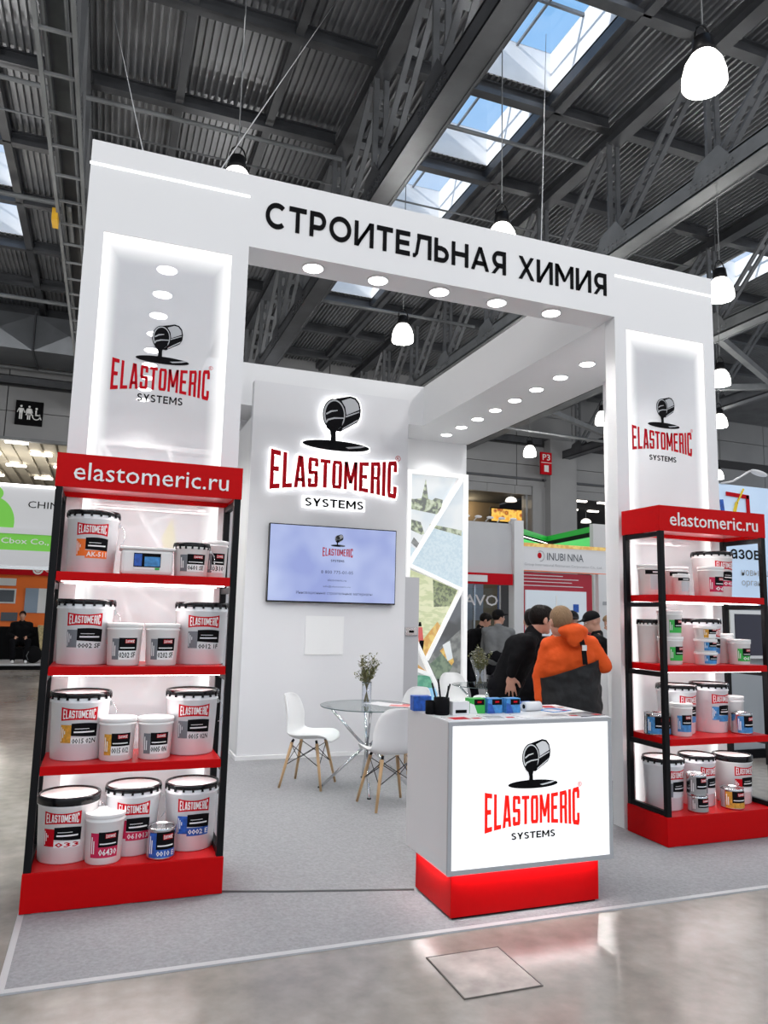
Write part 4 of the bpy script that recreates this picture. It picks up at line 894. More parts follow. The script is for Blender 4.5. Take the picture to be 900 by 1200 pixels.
sheet('brochure with red stripe at the back right of the counter', 2.70, 4.15, TZ, .16, .14, -.2, paper, red_print)
pbox('low dark blue box lying at the back right of the counter', 2.52, 4.20, TZ, .15, .06, .03, blue_p, .1)
t_ = thing('adhesive_roll', 'white roll with black core lying on the counter leaflets', 'roll', (2.42, 3.98, TZ + .03), 0); MB().tube([(-.02, 0, .0), (.10, .02, .0)], .028, 20).build('roll', white, t_); MB().tube([(-.022, 0, .0), (-.018, 0, .0)], .013, 14).build('core', black_mat, t_)

# --- furniture
def chair_proto():
    t_ = thing('shell_chair', 'x', 'chair', (0, 0, 0), 0, 'white shell chairs')
    prof = [(.235, .415, .17), (.215, .435, .20), (.15, .445, .225), (.05, .435, .235), (-.05, .425, .235), (-.12, .432, .235), (-.165, .465, .23), (-.19, .53, .225), (-.205, .62, .215), (-.225, .71, .195), (-.245, .775, .165), (-.255, .81, .12), (-.258, .822, .07)]
    nu = 14; vs = []; P = []
    # smooth the profile
    for i in range(len(prof) - 1):
        for k in range(2): P.append(tuple(prof[i][j] + (prof[i + 1][j] - prof[i][j]) * k / 2 for j in range(3)))
    P.append(prof[-1]); n = len(P)
    for i, (y, z, w) in enumerate(P):
        tt = i / (n - 1); back = min(1, max(0, (tt - .42) / .25)); ed = .055 * (1 - abs(2 * tt - 1) ** 6 * .8)
        for j in range(nu + 1):
            u = 2 * j / nu - 1; c_ = abs(u) ** 2.6
            vs.append((u * w, y + c_ * ed * 1.2 * back, z + c_ * ed * (1 - back)))
    fs = [(i * (nu + 1) + j, i * (nu + 1) + j + 1, (i + 1) * (nu + 1) + j + 1, (i + 1) * (nu + 1) + j) for i in range(n - 1) for j in range(nu)]
    s_ = MB().add(vs, fs, 0, True).build('seat_shell', shell, t_)
    so = s_.modifiers.new('thickness', 'SOLIDIFY'); so.thickness = .010; so.offset = 0
    sb = s_.modifiers.new('round', 'SUBSURF'); sb.levels = 1; sb.render_levels = 1
    tops = {}
    for sx in (-1, 1):
        for sy in (-1, 1):
            a = (sx * .125, sy * .12 - .01, .40); b_ = (sx * .205, sy * .20 - .01, .008); tops[(sx, sy)] = (Vector(a), Vector(b_))
            MB().tube([b_, Vector(b_).lerp(Vector(a), .5), a], .011, 10, r1=.016).build('leg', wood, t_)
            MB().tube([a, (a[0] * .9, a[1] * .9, .425)], .012, 8).build('leg_bracket', black_frame, t_)
    b = MB()
    for (p_, q_) in (((-1, -1), (-1, 1)), ((1, -1), (1, 1)), ((-1, -1), (1, -1)), ((-1, 1), (1, 1))):
        A, Bq = tops[p_], tops[q_]; l = lambda T, f_: T[0].lerp(T[1], f_)
        b.tube([l(A, .05), l(Bq, .5)], .0035, 6); b.tube([l(Bq, .05), l(A, .5)], .0035, 6)
    b.build('wire_brace', black_frame, t_); return t_
CH = [(1.876, 6.89, math.atan2(-.82, .57) + 0, 'white shell chair standing left of the front glass table, seen from the side'),
      (2.335, 6.03, R(4), 'white shell chair in front of the glass table with its back to the counter'),
      (3.02, 7.33, R(115), 'white shell chair behind the front glass table, only its back showing over the counter'),
      (5.0, 9.2, R(60), 'white shell chair right of the far glass table beside the lightbox'),
      (4.42, 8.98, R(180), 'white shell chair with its back to the picture lightbox at the far table'),]
# chair front is +Y locally; facing (-sin rz, cos rz)
CH[0] = (1.876, 6.89, math.atan2(-.82, -.57), CH[0][3])
c0 = None
for x, y, rz, l_ in CH:
    if c0 is None: c0 = chair_proto(); c0.location = (x, y, .008); c0.rotation_euler = (0, 0, rz); c0['label'] = l_
    else: dup(c0, (x, y, .008), rz, l_)
def glass_table(lb, x, y, r_=.44, rz=0.0):
    t_ = thing('glass_table', lb, 'table', (x, y, .008), rz, 'round glass tables')
    MB().lathe([(r_ - .004, .728), (r_, .731), (r_, .737), (r_ - .004, .740)], n=56).build('tabletop', glass, t_)
    MB().lathe([(r_ + .001, .7305), (r_ + .003, .734), (r_ + .001, .7375)], n=56, caps=False).build('tabletop_rim', mat('glass_edge', (.10, .14, .14), .1), t_)
    for k in range(4):
        a = R(45 + 90 * k); c_, s_ = math.cos(a), math.sin(a)
        MB().tube([(.42 * c_, .42 * s_, .0), (.02 * c_, .02 * s_, .37)], .014, 12).tube([(.02 * c_, .02 * s_, .37), (-.36 * c_ * -1, -.36 * s_ * -1, .725)], .014, 12).build('leg', chrome, t_)
        MB().lathe([(.016, 0), (.018, .004), (.018, .012)], (.42 * c_, .42 * s_, -.002), 14).build('foot_cap', black_mat, t_)
        MB().lathe([(.02, .718), (.02, .728)], (.36 * c_, .36 * s_, 0), 14).build('top_pad', black_mat, t_)
    MB().lathe([(.03, .345), (.035, .36), (.035, .39), (.03, .40)], n=18).build('hub', chrome, t_); return t_
glass_table('round glass table with crossed chrome legs in front of the media wall', 2.36, 6.68, .44, R(30))
glass_table('round glass table with crossed chrome legs beside the right lightbox', 4.52, 8.35, .44, R(20))
leaf = mat('dry_leaf', (.16, .17, .07), .7); stemm = mat('flower_stem', (.16, .13, .05), .6); petal = mat('white_petal', (.78, .76, .68), .6)
def vase(lb, x, y, z, hh=.20, sc_=1.0):
    t_ = thing('glass_vase', lb + ' glass vase of flowers on the ' + ('front' if x < 3 else 'far') + ' glass table', 'vase', (x, y, z), 0, 'flower vases')
    MB().lathe([(.044, 0), (.046, .003), (.046, hh), (.043, hh), (.043, .012), (.001, .012)], n=28, caps=False).build('body', sky_glass, t_)
    MB().lathe([(.0455, hh - .003), (.0465, hh), (.0455, hh + .002)], n=28, caps=False).build('rim', mat('glass_edge', (.1, .14, .14), .1), t_)
    f_ = thing('flower_bunch', lb.replace('tall clear', 'bunch of small white flowers with brown green leaves in the').replace('clear', 'bunch of white and yellow flowers in the') + ' vase', 'flowers', (x, y, z), 0, 'flower bunches')
    rng = random.Random(int(x * 100)); st_ = MB(); lf = MB()
    heads = []
    for k in range(36):
        a = rng.uniform(0, 6.28); rr = rng.uniform(.02, .115) * sc_; top = Vector((math.cos(a) * rr, math.sin(a) * rr, hh + rng.uniform(.05, .235) * sc_ - rr * .3))
        st_.tube([(-math.cos(a) * .025, -math.sin(a) * .025, .02), (math.cos(a) * .012, math.sin(a) * .012, hh * .85), top], .0016, 5); heads.append(top)
        for j in range(18):
            p = Vector((math.cos(a) * .012, math.sin(a) * .012, hh * .85)).lerp(top, rng.uniform(.25, 1)) + Vector((rng.uniform(-.015, .015), rng.uniform(-.015, .015), rng.uniform(-.01, .02)))
            d = Vector((rng.uniform(-1, 1), rng.uniform(-1, 1), rng.uniform(-.2, 1))).normalized(); s2 = d.cross(Vector((.3, .2, 1))).normalized() * .008; l_ = rng.uniform(.02, .042)
            lf.add([p, p + d * l_ * .5 + s2, p + d * l_, p + d * l_ * .5 - s2], [(0, 1, 2, 3)])
    st_.build('stems', stemm, f_); tag(lf.build('leaves', leaf, f_), kind='stuff')
    for i, h_ in enumerate(heads[:16]):
        b = MB()
        for k in range(6):
            a = k * 1.047; d = Vector((math.cos(a), math.sin(a), .35)); n_ = Vector((-math.sin(a), math.cos(a), 0)) * .006
            b.add([h_, h_ + d * .013 + n_ * 1.4, h_ + d * .025, h_ + d * .013 - n_ * 1.4], [(0, 1, 2, 3)])
        b.ell(h_ + Vector((0, 0, .004)), (.004, .004, .004), n=6); b.build('blossom', petal, f_)
vase('tall clear', 2.372, 6.755, .749, .20, 1.15)
vase('clear', 4.42, 8.36, .749, .19, 1.25)
sheet('white leaflet with pink print lying on the front glass table', 2.62, 6.60, .7485, .21, .29, 1.0, paper, mat('pink_print', (.72, .2, .2), .5), grp='leaflets on the table')
sheet('plain white leaflet under the pink one on the front glass table', 2.52, 6.72, .7485, .21, .29, .5, paper, None, .002, grp='leaflets on the table')

# --- picture lightboxes
def printm(name, c0_, c1_, sc_=4, es=.8, kind='noise', c2=None, stretch=(1, 1, 1)):
    m = bpy.data.materials.new(name); m.use_nodes = True; nt = m.node_tree; N = nt.nodes.new; L = nt.links.new; b = nt.nodes['Principled BSDF']
    tcn = N('ShaderNodeTexCoord'); mp = N('ShaderNodeMapping'); mp.inputs['Scale'].default_value = stretch; L(tcn.outputs['Object'], mp.inputs[0])
    n = N('ShaderNodeTexNoise' if kind == 'noise' else 'ShaderNodeTexVoronoi'); n.inputs['Scale'].default_value = sc_; L(mp.outputs[0], n.inputs['Vector'])
    r = N('ShaderNodeValToRGB'); r.color_ramp.elements[0].color = (*c0_, 1); r.color_ramp.elements[1].color = (*c1_, 1); r.color_ramp.elements[0].position = .42; r.color_ramp.elements[1].position = .56
    if c2: e = r.color_ramp.elements.new(.62); e.color = (*c2, 1)
    L(n.outputs[0], r.inputs[0]); L(r.outputs[0], b.inputs['Emission Color']); b.inputs['Emission Strength'].default_value = es
    b.inputs['Base Color'].default_value = (.1, .1, .1, 1); b.inputs['Roughness'].default_value = .4; MATS[name] = m; return m
pr_sky = printm('print_pale_sky', (.72, .80, .86), (.84, .88, .90), 2); pr_city = printm('print_city', (.05, .07, .05), (.42, .50, .30), 14, .8, 'noise', (.6, .66, .5))
pr_ice = printm('print_pale_blue', (.58, .74, .84), (.68, .82, .90), 30); pr_field = printm('print_field', (.60, .66, .36), (.78, .80, .52), 9, .85, 'noise', None, (1, 1, 2.5))
pr_dark = printm('print_charcoal', (.015, .017, .022), (.09, .10, .12), 3, .8, 'noise', None, (1, 1, 1)); pr_grey = printm('print_grey_roof', (.10, .11, .11), (.24, .25, .24), 8)
pr_yel = printm('print_amber', (.70, .34, .03), (.85, .6, .12), 12); pr_grn = printm('print_green', (.05, .32, .20), (.15, .48, .30), 10); pr_cy = printm('print_cyan', (.24, .58, .90), (.34, .66, .92), 4)
pr_tree = printm('print_trees', (.08, .11, .04), (.30, .36, .16), 26); pr_red = printm('print_red', (.6, .02, .02), (.7, .04, .03), 5); pr_dgreen = printm('print_dark_green', (.06, .12, .07), (.18, .26, .16), 12)
pr_pink = printm('print_grey_pink', (.62, .56, .56), (.78, .74, .76), 5); pr_paley = printm('print_pale_yellow', (.85, .80, .18), (.82, .68, .30), 5); pr_lg = printm('print_glass_haze', (.60, .64, .68), (.82, .84, .86), 4)  # left lightbox: pale tones carry the haze of the lit glass in front
frame_glow = mat('lightbox_frame', (.6, .6, .6), .4, emit=(1, 1, 1), es=.45)
def lightbox(lb, x0, x1, z1, regs, bars):
    t_ = thing('picture_lightbox', lb, 'lightbox', group='picture lightboxes')
    B('cabinet', white_panel, x0, x1, 9.52, 9.7, .02, z1, t_); Fm = FR(0, 9.519, 0)
    for k, (m_, pts) in enumerate(regs):
        o_ = MB(); plate(o_, Fm, [Vector(p) for p in pts], .0, .001 + k * .0006); o_.build('picture_field', m_, t_)
    e = .055
    for r_ in ((x0, x0 + e, .02, z1), (x1 - e, x1, .02, z1), (x0, x1, z1 - e, z1), (x0, x1, .02, .02 + e)): B('frame_bar', frame_glow, r_[0], r_[1], 9.47, 9.52, r_[2], r_[3], t_)
    for p_, q_ in bars:
        MB().bar((p_[0], 9.49, p_[1]), (q_[0], 9.49, q_[1]), .05, .06, upv=(0, 1, 0)).build('frame_bar', frame_glow, t_)
rng = random.Random(3)
regs = [(pr_sky, [(3.88, 3.55), (4.64, 3.55), (3.88, 2.28)]), (pr_ice, [(4.74, 3.5), (4.74, 1.98), (3.9, 2.25)]), (pr_sky, [(4.74, 3.5), (4.74, 2.78), (4.22, 2.80)]),
        (pr_city, [(3.9, 3.06), (4.38, 3.0), (4.42, 3.22), (4.30, 3.24), (4.25, 3.2), (4.19, 3.22), (4.15, 3.5), (4.09, 3.22), (3.98, 3.20), (3.9, 3.2)]),
        (pr_city, [(3.88, 2.78), (4.10, 2.70), (4.14, 2.72), (4.08, 2.88), (3.88, 2.92)]), (pr_city, [(4.22, 2.82), (4.72, 2.72), (4.72, 2.80), (4.22, 2.86)]),
        (pr_ice, [(3.88, 2.55), (4.0, 2.50), (3.9, 2.30)]), (pr_grey, [(3.98, 2.66), (4.08, 2.56), (4.04, 2.50), (3.94, 2.58)]),
        (pr_field, [(3.88, 2.22), (4.70, 1.96), (4.19, 1.0), (3.88, 1.35)]), (pr_tree, [(4.28, 2.08), (4.66, 1.95), (4.55, 1.72), (4.3, 1.70)]),
        (pr_yel, [(3.93, 1.30), (4.19, .99), (4.42, 1.42), (4.36, 1.5), (4.12, 1.22)]), (pr_red, [(4.06, 1.42), (4.13, 1.42), (4.15, 1.24), (4.08, 1.22)]), (black_mat, [(4.09, 1.24), (4.16, 1.24), (4.14, 1.05), (4.10, 1.06)]), (black_mat, [(4.07, 1.43), (4.12, 1.43), (4.11, 1.49), (4.08, 1.49)]),
        (pr_dark, [(4.72, 1.92), (4.72, .4), (4.47, .5), (4.19, 1.0)]), (pr_grey, [(4.72, 1.4), (4.72, .02), (4.4, .02), (4.2, .98)]), (pr_dgreen, [(4.25, .92), (4.5, 1.12), (4.6, .9), (4.42, .60)]), (pr_yel, [(4.40, 1.1), (4.54, 1.22), (4.62, .95), (4.58, .9)]), (pr_sky, [(4.44, 1.18), (4.55, 1.24), (4.60, 1.0), (4.52, .96)]),
        (pr_field, [(3.88, 1.05), (4.1, .9), (3.88, .96)]), (pr_yel, [(3.88, 1.03), (4.02, .95), (4.2, .82), (3.88, .86)]), (pr_grn, [(3.88, .78), (4.26, .76), (4.30, .58), (3.88, .58)]), (pr_cy, [(3.88, .6), (4.34, .6), (4.62, .02), (3.88, .02)])]
lightbox('tall picture lightbox with slanted white bars at the right back of the stand', 3.86, 4.80, 3.61, regs,
         [((4.70, 3.54), (3.90, 2.27)), ((3.90, 2.27), (4.72, 1.95)), ((4.72, 1.98), (4.19, .98)), ((4.0, 1.28), (4.62, .10)), ((3.88, .90), (4.24, .78))])
regsL = [(pr_lg, [(-.15, 3.5), (1.15, 3.5), (1.15, .1), (-.15, .1)]), (pr_pink, [(-.15, 3.3), (.25, 2.9), (.6, 2.3), (.2, 1.9), (-.15, 2.0)]), (pr_paley, [(.60, 2.45), (.72, 2.72), (.78, 2.4), (.68, 2.2)]), (pr_paley, [(.82, 2.3), (1.12, 2.3), (1.12, 2.15), (.85, 2.12)]), (pr_pink, [(.82, 2.6), (1.12, 2.72), (1.12, 2.32), (.84, 2.32)]), (pr_pink, [(-.1, 1.6), (.5, 1.5), (.9, .6), (.1, .6)])]
lightbox('tall picture lightbox, glass haze painted into its prints, behind the left rack and glass column', -.20, 1.20, 3.61, regsL,
         [((-.15, 3.55), (.22, 2.91)), ((.22, 2.91), (.62, 2.3)), ((.45, 2.62), (1.15, 2.95)), ((.62, 2.3), (.95, 1.4)), ((.95, 1.4), (.1, 2.0)), ((.1, 2.0), (.5, .9)), ((.95, 1.4), (.5, .5)), ((.62, 3.55), (.9, 2.85)), ((-.15, 1.2), (.5, .9))])

# ================================================================== PEOPLE
def bake(b, voxel, it=4, cuts=(), dispw=0):
    o = b.build('tmp', skin); r_ = o.modifiers.new('r', 'REMESH'); r_.mode = 'VOXEL'; r_.voxel_size = voxel; r_.use_smooth_shade = True
    s_ = o.modifiers.new('s', 'SMOOTH'); s_.factor = .6; s_.iterations = it
    if dispw:
        tx = bpy.data.textures.new('folds', 'CLOUDS'); tx.noise_scale = .09; d_ = o.modifiers.new('d', 'DISPLACE'); d_.texture = tx; d_.strength = dispw; d_.mid_level = .5
    dg = bpy.context.evaluated_depsgraph_get(); me = bpy.data.meshes.new_from_object(o.evaluated_get(dg)); om = o.data; bpy.data.objects.remove(o); bpy.data.meshes.remove(om)
    for co_, no_ in cuts:
        bm = bmesh.new(); bm.from_mesh(me); bmesh.ops.bisect_plane(bm, geom=bm.verts[:] + bm.edges[:] + bm.faces[:], plane_co=co_, plane_no=no_, clear_outer=True); bm.to_mesh(me); bm.free()
    me.polygons.foreach_set('use_smooth', [True] * len(me.polygons)); return me
def put(me, name, m, parent, loc):
    me.materials.clear(); me.materials.append(m); me.name = name; o = bpy.data.objects.new(name, me); COL.objects.link(o); o.parent = parent
    me.transform(Matrix.Translation(-Vector(loc))); me.update(); return o
def hand(b, w, d, n, side, L=.185, curl=.35):
    """w wrist, d direction to the fingertips, n back of the hand, side: towards the thumb"""
    d = Vector(d).normalized(); side = Vector(side).normalized(); n = Vector(n).normalized(); w = Vector(w)
    M_ = Matrix((side, d, n)).transposed(); b.ell(w + d * L * .27, (.040, .052, .015), M_, 12); b.capsule(w - d * .03, w + d * .02, .024, .024, 10)
    for k, (s_, l_) in enumerate(((.030, .95), (.010, 1.08), (-.010, 1.0), (-.029, .80))):
        p = w + d * L * .48 + side * s_; l = L * .43 * l_; spd = side * s_ * 7.5; q1 = p + (d + spd) .normalized() * l * .45; q2 = q1 + (d + spd - n * curl).normalized() * l * .32; q3 = q2 + (d + spd - n * curl * 1.8).normalized() * l * .25
        b.capsule(p, q1, .0100, .0090, 8); b.capsule(q1, q2, .0090, .0082, 8); b.capsule(q2, q3, .0082, .0070, 8)
    p = w + d * .03 + side * .030; q1 = p + (d * .7 + side * .8).normalized() * .042; q2 = q1 + (d + side * .35 - n * .3).normalized() * .034
    b.capsule(p, q1, .0135, .0115, 8); b.capsule(q1, q2, .0115, .0090, 8)
def person(lb, J, face, top_m, leg_m, hair_m, vox=.009, sleeve=.058, cap=False, hair=True, hood=False, sitting=False, skinm=skin, shoe_m=None, bald=0.0, extra=None):
    V = lambda k: Vector(J[k]); base = (V('hip').x, V('hip').y, J.get('ground', .008)); t_ = thing('person', lb, 'person', base)
    f = Vector(face).normalized(); u = Vector((0, 0, 1)) if abs(f.z) < .9 else Vector((0, 1, 0)); r_ = f.cross(u).normalized(); u = r_.cross(f).normalized(); M_ = Matrix((r_, f, u)).transposed()
    hc = V('head'); b = MB()
    b.ell(hc + u * .025 - f * .008, (.074, .094, .092), M_, 20).ell(hc - u * .035 + f * .022, (.058, .068, .075), M_, 16).ell(hc - u * .085 + f * .062, (.028, .026, .022), M_, 10)
    b.capsule(hc + f * .086 + u * .012, hc + f * .108 - u * .022, .010, .015, 8).ell(hc + f * .084 - u * .050, (.024, .013, .010), M_, 10).ell(hc + f * .080 + u * .030, (.045, .014, .010), M_, 10)
    for s_ in (-1, 1): b.ell(hc + r_ * s_ * .077 - f * .004 - u * .004, (.010, .020, .033), M_, 10)
    sh = [V('shL'), V('shR')]; nk = V('neck'); hp = V('hip'); ch = V('chest'); ax = (sh[1] - sh[0]).normalized()
    b.capsule(nk, hc - u * .05 - f * .02, .056, .052); b.capsule(nk, sh[0], .05, .05).capsule(nk, sh[1], .05, .05)
    hl, hr = hp - ax * .085, hp + ax * .085
    b.capsule(ch - ax * .07, hp - ax * .06, .12, .115).capsule(ch + ax * .07, hp + ax * .06, .12, .115)
    b.capsule(hl, J['knL'], .085, .055).capsule(hr, J['knR'], .085, .055).capsule(J['knL'], J['anL'], .052, .035).capsule(J['knR'], J['anR'], .052, .035)
    for s_ in 'LR':
        b.capsule(J['sh' + s_], J['el' + s_], .050, .038).capsule(J['el' + s_], J['wr' + s_], .038, .024)
        if ('hd' + s_) in J: d_, n_, sd_ = J['hd' + s_]; hand(b, J['wr' + s_], d_, n_, sd_)
        a_ = V('an' + s_); fd = V('foot'); b.capsule(a_ + Vector((0, 0, -.03)), a_ + fd * .16 + Vector((0, 0, -.045)), .035, .028, 10)
    put(bake(b, vox, 3), 'body', skinm, t_, base)
    # upper garment
    b = MB(); k = 1.0
    b.capsule(ch - ax * .085, hp - ax * .07, .135, .125).capsule(ch + ax * .085, hp + ax * .07, .135, .125).capsule(nk - Vector((0, 0, .03)), sh[0], .062, .066).capsule(nk - Vector((0, 0, .03)), sh[1], .062, .066)
    b.capsule(sh[0], ch, .07, .12).capsule(sh[1], ch, .07, .12)
    if not hood: b.capsule(nk - Z * .04, nk.lerp(hc, .10) - f * .005, .078, .068).capsule(nk - Z * .03, sh[0], .066, .078).capsule(nk - Z * .03, sh[1], .066, .078)
    for s_ in 'LR':
        w_ = Vector(J['el' + s_]).lerp(Vector(J['wr' + s_]), .93); b.capsule(J['sh' + s_], J['el' + s_], sleeve * 1.12, sleeve * .95).capsule(J['el' + s_], w_, sleeve * .95, sleeve * .66)
    if hood:
        b.ell(nk - f * .07 + Vector((0, 0, .025)), (.125, .085, .062), M_, 18); b.ell(nk + Vector((0, 0, .02)), (.095, .085, .05), M_, 18); b.ell(nk - f * .11 - Vector((0, 0, .03)), (.08, .04, .07), M_, 14)
    put(bake(b, max(vox, .012), 5, dispw=.022), 'hoodie' if hood else 'sweater', top_m, t_, base)
    b = MB(); b.capsule(hp - ax * .06 + Vector((0, 0, .04)), hp + ax * .06 + Vector((0, 0, .04)), .135, .135)
    for s_, h_ in (('L', hl), ('R', hr)): b.capsule(h_, J['kn' + s_], .105, .078).capsule(J['kn' + s_], V('an' + s_), .075, .062)
    put(bake(b, max(vox, .013), 5, dispw=.02), 'trousers', leg_m, t_, base)
    b = MB()
    for s_ in 'LR':
        a_ = V('an' + s_); fd = V('foot'); b.capsule(a_ + Vector((0, 0, -.035)) - fd * .03, a_ + fd * .17 + Vector((0, 0, -.045)), .045, .038, 12)
    put(bake(b, max(vox, .012), 3), 'shoes', shoe_m or black_mat, t_, base)
    if hair:
        b = MB(); b.ell(hc + u * .034 - f * .016, (.083, .100, .096), M_, 20)
        if not bald: b.ell(hc + u * .06 + f * .02, (.074, .082, .070), M_, 18)
        cuts = [(hc + f * .055 + u * .03, (f * .85 - u * .55).normalized()), (hc - u * .062, -u)]
        put(bake(b, .009 if vox < .012 else vox * .8, 2, cuts, dispw=.008), 'hair', hair_m, t_, base)
    if cap:
        b = MB(); b.ell(hc + u * .045 - f * .004, (.088, .104, .088), M_, 20); b.ell(hc + u * .050 + f * .115, (.062, .07, .010), M_, 14)
        put(bake(b, .010, 2, [(hc + u * .030, -u)]), 'cap', black_mat, t_, base)
    for s_ in (-1, 1):
        e_ = MB(); e_.ell(hc + f * .083 + u * .012 + r_ * s_ * .030, (.012, .006, .007), M_, 10); eo = e_.build('eye', mat('eye_white', (.7, .68, .66), .3), t_, M=Matrix.Translation(-Vector(base)))
        e_ = MB(); e_.ell(hc + f * .088 + u * .012 + r_ * s_ * .030, (.005, .003, .005), M_, 8); e_.build('pupil', black_mat, eo, M=Matrix.Translation(-Vector(base)))
    if extra: extra(t_, base, J, M_)
    return t_
RS = Vector((.9375, -.348, 0)); VF = Vector((.348, .9375, 0)); Z = Vector((0, 0, 1))
black_cloth = mat('black_knit', (.007, .007, .008), .9, nscale=60, bump=.3, spec=.1); orange_cloth = mat('orange_fleece', (.70, .078, .002), .85, nscale=50, bump=.3)
hair_dark = mat('dark_hair', (.008, .006, .005), .6, nscale=80, bump=.8, stretch=(1, 1, .3), spec=.12); hair_blond = mat('sandy_hair', (.22, .13, .065), .7, nscale=90, bump=.8, stretch=(1, 1, .3))
navy = mat('dark_trousers', (.006, .006, .008), .9, nscale=40, bump=.2, spec=.1)
# man in black leaning to the right
hipB = Vector((3.13, 5.50, .99))
def belt(t_, base, J, M_):
    b = MB(); c_ = Vector(J['hip']) + Vector((.012, -.01, .11))
    b.lathe([(.158, -.018), (.162, 0), (.158, .018)], c_, 30, caps=False); put_o = b.build('belt', black_gloss, t_, M=Matrix.Translation(-Vector(base)))
JB = dict(hip=hipB, chest=(3.235, 5.40, 1.33), neck=(3.315, 5.35, 1.455), head=(3.375, 5.322, 1.572), shL=(3.40, 5.50, 1.385), shR=(3.195, 5.245, 1.385), elL=(3.52, 5.52, 1.17), elR=(3.095, 5.262, 1.26), wrL=(3.62, 5.48, 1.10), wrR=(3.062, 5.275, 1.135),
          hdR=((.02, .02, -1), -VF - RS * .2, RS * .9 - VF * .3), hdL=(RS, Z, -VF), knL=(3.22, 5.63, .52), knR=(3.12, 5.40, .52), anL=(3.14, 5.66, .085), anR=(3.04, 5.44, .085), foot=RS)
person('man in black sweater leaning right towards the man in orange, hand hanging', JB, RS + VF * .35 - Z * .12, black_cloth, navy, hair_dark, .0062, extra=belt)
# man in orange hoodie seen from behind
def apron(t_, base, J, M_):
    hp, ch = Vector(J['hip']), Vector(J['chest']); ax = (Vector(J['shR']) - Vector(J['shL'])).normalized(); b = MB()
    b.capsule(ch - ax * .085, hp - ax * .085 - Z * .16, .150, .165).capsule(ch + ax * .085, hp + ax * .085 - Z * .16, .150, .165).capsule(ch, hp - Z * .2, .155, .17)
    n_ = (Z * .93 - RS * .33).normalized()
    cuts = [(hp + Z * .27, n_), (hp - Z * .42, -Z)]
    put(bake(b, .012, 5, cuts, dispw=.03), 'apron', mat('black_canvas', (.007, .007, .008), .7, nscale=30, bump=.3), t_, base)
    s0 = Vector(J['shR']) - RS * .10 - VF * .035 + Z * .062; pts = []
    ctrl = [s0 + VF * .10 + Z * .01, s0 + Z * .035, s0 - VF * .075 - Z * .0, s0 - VF * .135 - Z * .08 + RS * .005, s0 - VF * .152 - Z * .20 + RS * .012]
    b = MB()
    for i in range(len(ctrl) - 1): b.bar(ctrl[i], ctrl[i + 1], .036, .006, upv=-VF if i > 1 else Z)
    so_ = b.build('apron_strap', black_mat, t_, M=Matrix.Translation(-Vector(base)))
    MB().box(-.02, .02, -.01, 0, -.02, .02).build('buckle', steel, so_, M=Matrix.Translation(ctrl[-2] - VF * .006 - Vector(base)))
JO = dict(hip=(3.355, 4.90, .96), chest=(3.32, 4.86, 1.29), neck=(3.30, 4.835, 1.475), head=(3.235, 4.842, 1.562), shL=(3.175, 4.90, 1.385), shR=(3.462, 4.785, 1.400), elL=(3.135, 4.965, 1.15), elR=(3.545, 4.725, 1.245), wrL=(3.115, 4.93, .97), wrR=(3.66, 4.98, 1.27),
          hdL=(-Z + VF * .1, -VF, -RS * .3 + VF), hdR=(VF, Z, -RS), knL=(3.27, 4.95, .50), knR=(3.44, 4.89, .50), anL=(3.26, 4.94, .085), anR=(3.45, 4.87, .085), foot=VF)
person('man in bright orange hoodie and black apron seen from behind the counter', JO, VF - RS * .35, orange_cloth, navy, hair_blond, .0062, hood=True, sleeve=.060, bald=1, extra=apron)
# generic poses for people further back
def stand_pose(x, y, lean=0.0, d=RS, hgt=1.75, arm='front', stride=.0):
    k = hgt / 1.75; d = Vector(d).normalized(); s_ = Vector((d.y, -d.x, 0)); o = Vector((x, y, .0)); P = lambda f_, s2, z: tuple(o + d * f_ * k + s_ * s2 * k + Z * z * k)
    l = lean
    J = dict(hip=P(0, 0, .95), chest=P(l * .6, 0, 1.28 - l * .12), neck=P(l * .95, 0, 1.44 - l * .22), head=P(l * 1.12 + .03, 0, 1.60 - l * .30), shL=P(l * .85, -.19, 1.37 - l * .2), shR=P(l * .85, .19, 1.37 - l * .2),
             knL=P(stride + .02, -.1, .50), knR=P(-stride + .02, .1, .50), anL=P(stride * 1.6, -.1, .085), anR=P(-stride * 1.8, .1, .085), foot=d)
    for c_, q_ in (('L', -1), ('R', 1)):
        if arm == 'front': J['el' + c_] = P(l * .85 + .10, .24 * q_, 1.12 - l * .2); J['wr' + c_] = P(l * .85 + .32, .14 * q_, 1.15 - l * .2); J['hd' + c_] = (d, Z, -s_ * q_)
        else: J['el' + c_] = P(l * .6, .25 * q_, 1.10); J['wr' + c_] = P(l * .6 + .04, .26 * q_, .86); J['hd' + c_] = (-Z, s_ * q_, d)
    return J
grey_cloth = mat('grey_vest', (.13, .135, .14), .8); white_cloth = mat('white_coat', (.68, .68, .70), .8, nscale=10, bump=.3)
person('man in black jacket bending right, leftmost beside the lightbox', stand_pose(5.60, 11.2, .30, RS, 1.76, 'front', .16), RS - Z * .5, black_cloth, navy, hair_dark, .016)
person('man in black cap and grey backpack turned away beside the bending man', stand_pose(5.72, 10.25, .06, VF + RS * .3, 1.74, 'front', .08), RS + VF * .4, grey_cloth, navy, hair_dark, .016, cap=True)
person('man in black cap and black shirt facing left beside the white column', stand_pose(5.38, 7.11, .12, -RS + VF * .2, 1.74, 'front'), -RS - Z * .35, black_cloth, navy, hair_dark, .013, cap=True, hair=False)
person('man with dark cap half hidden between orange hoodie and the other cap', stand_pose(5.46, 7.95, .05, -VF, 1.72, 'down'), -VF - Z * .1, black_cloth, navy, hair_dark, .013, cap=True, hair=False)
person('person in white coat at the right edge beside the white column', stand_pose(6.28, 8.02, .08, -RS, 1.70, 'front'), -RS - Z * .4, white_cloth, navy, hair_blond, .014)
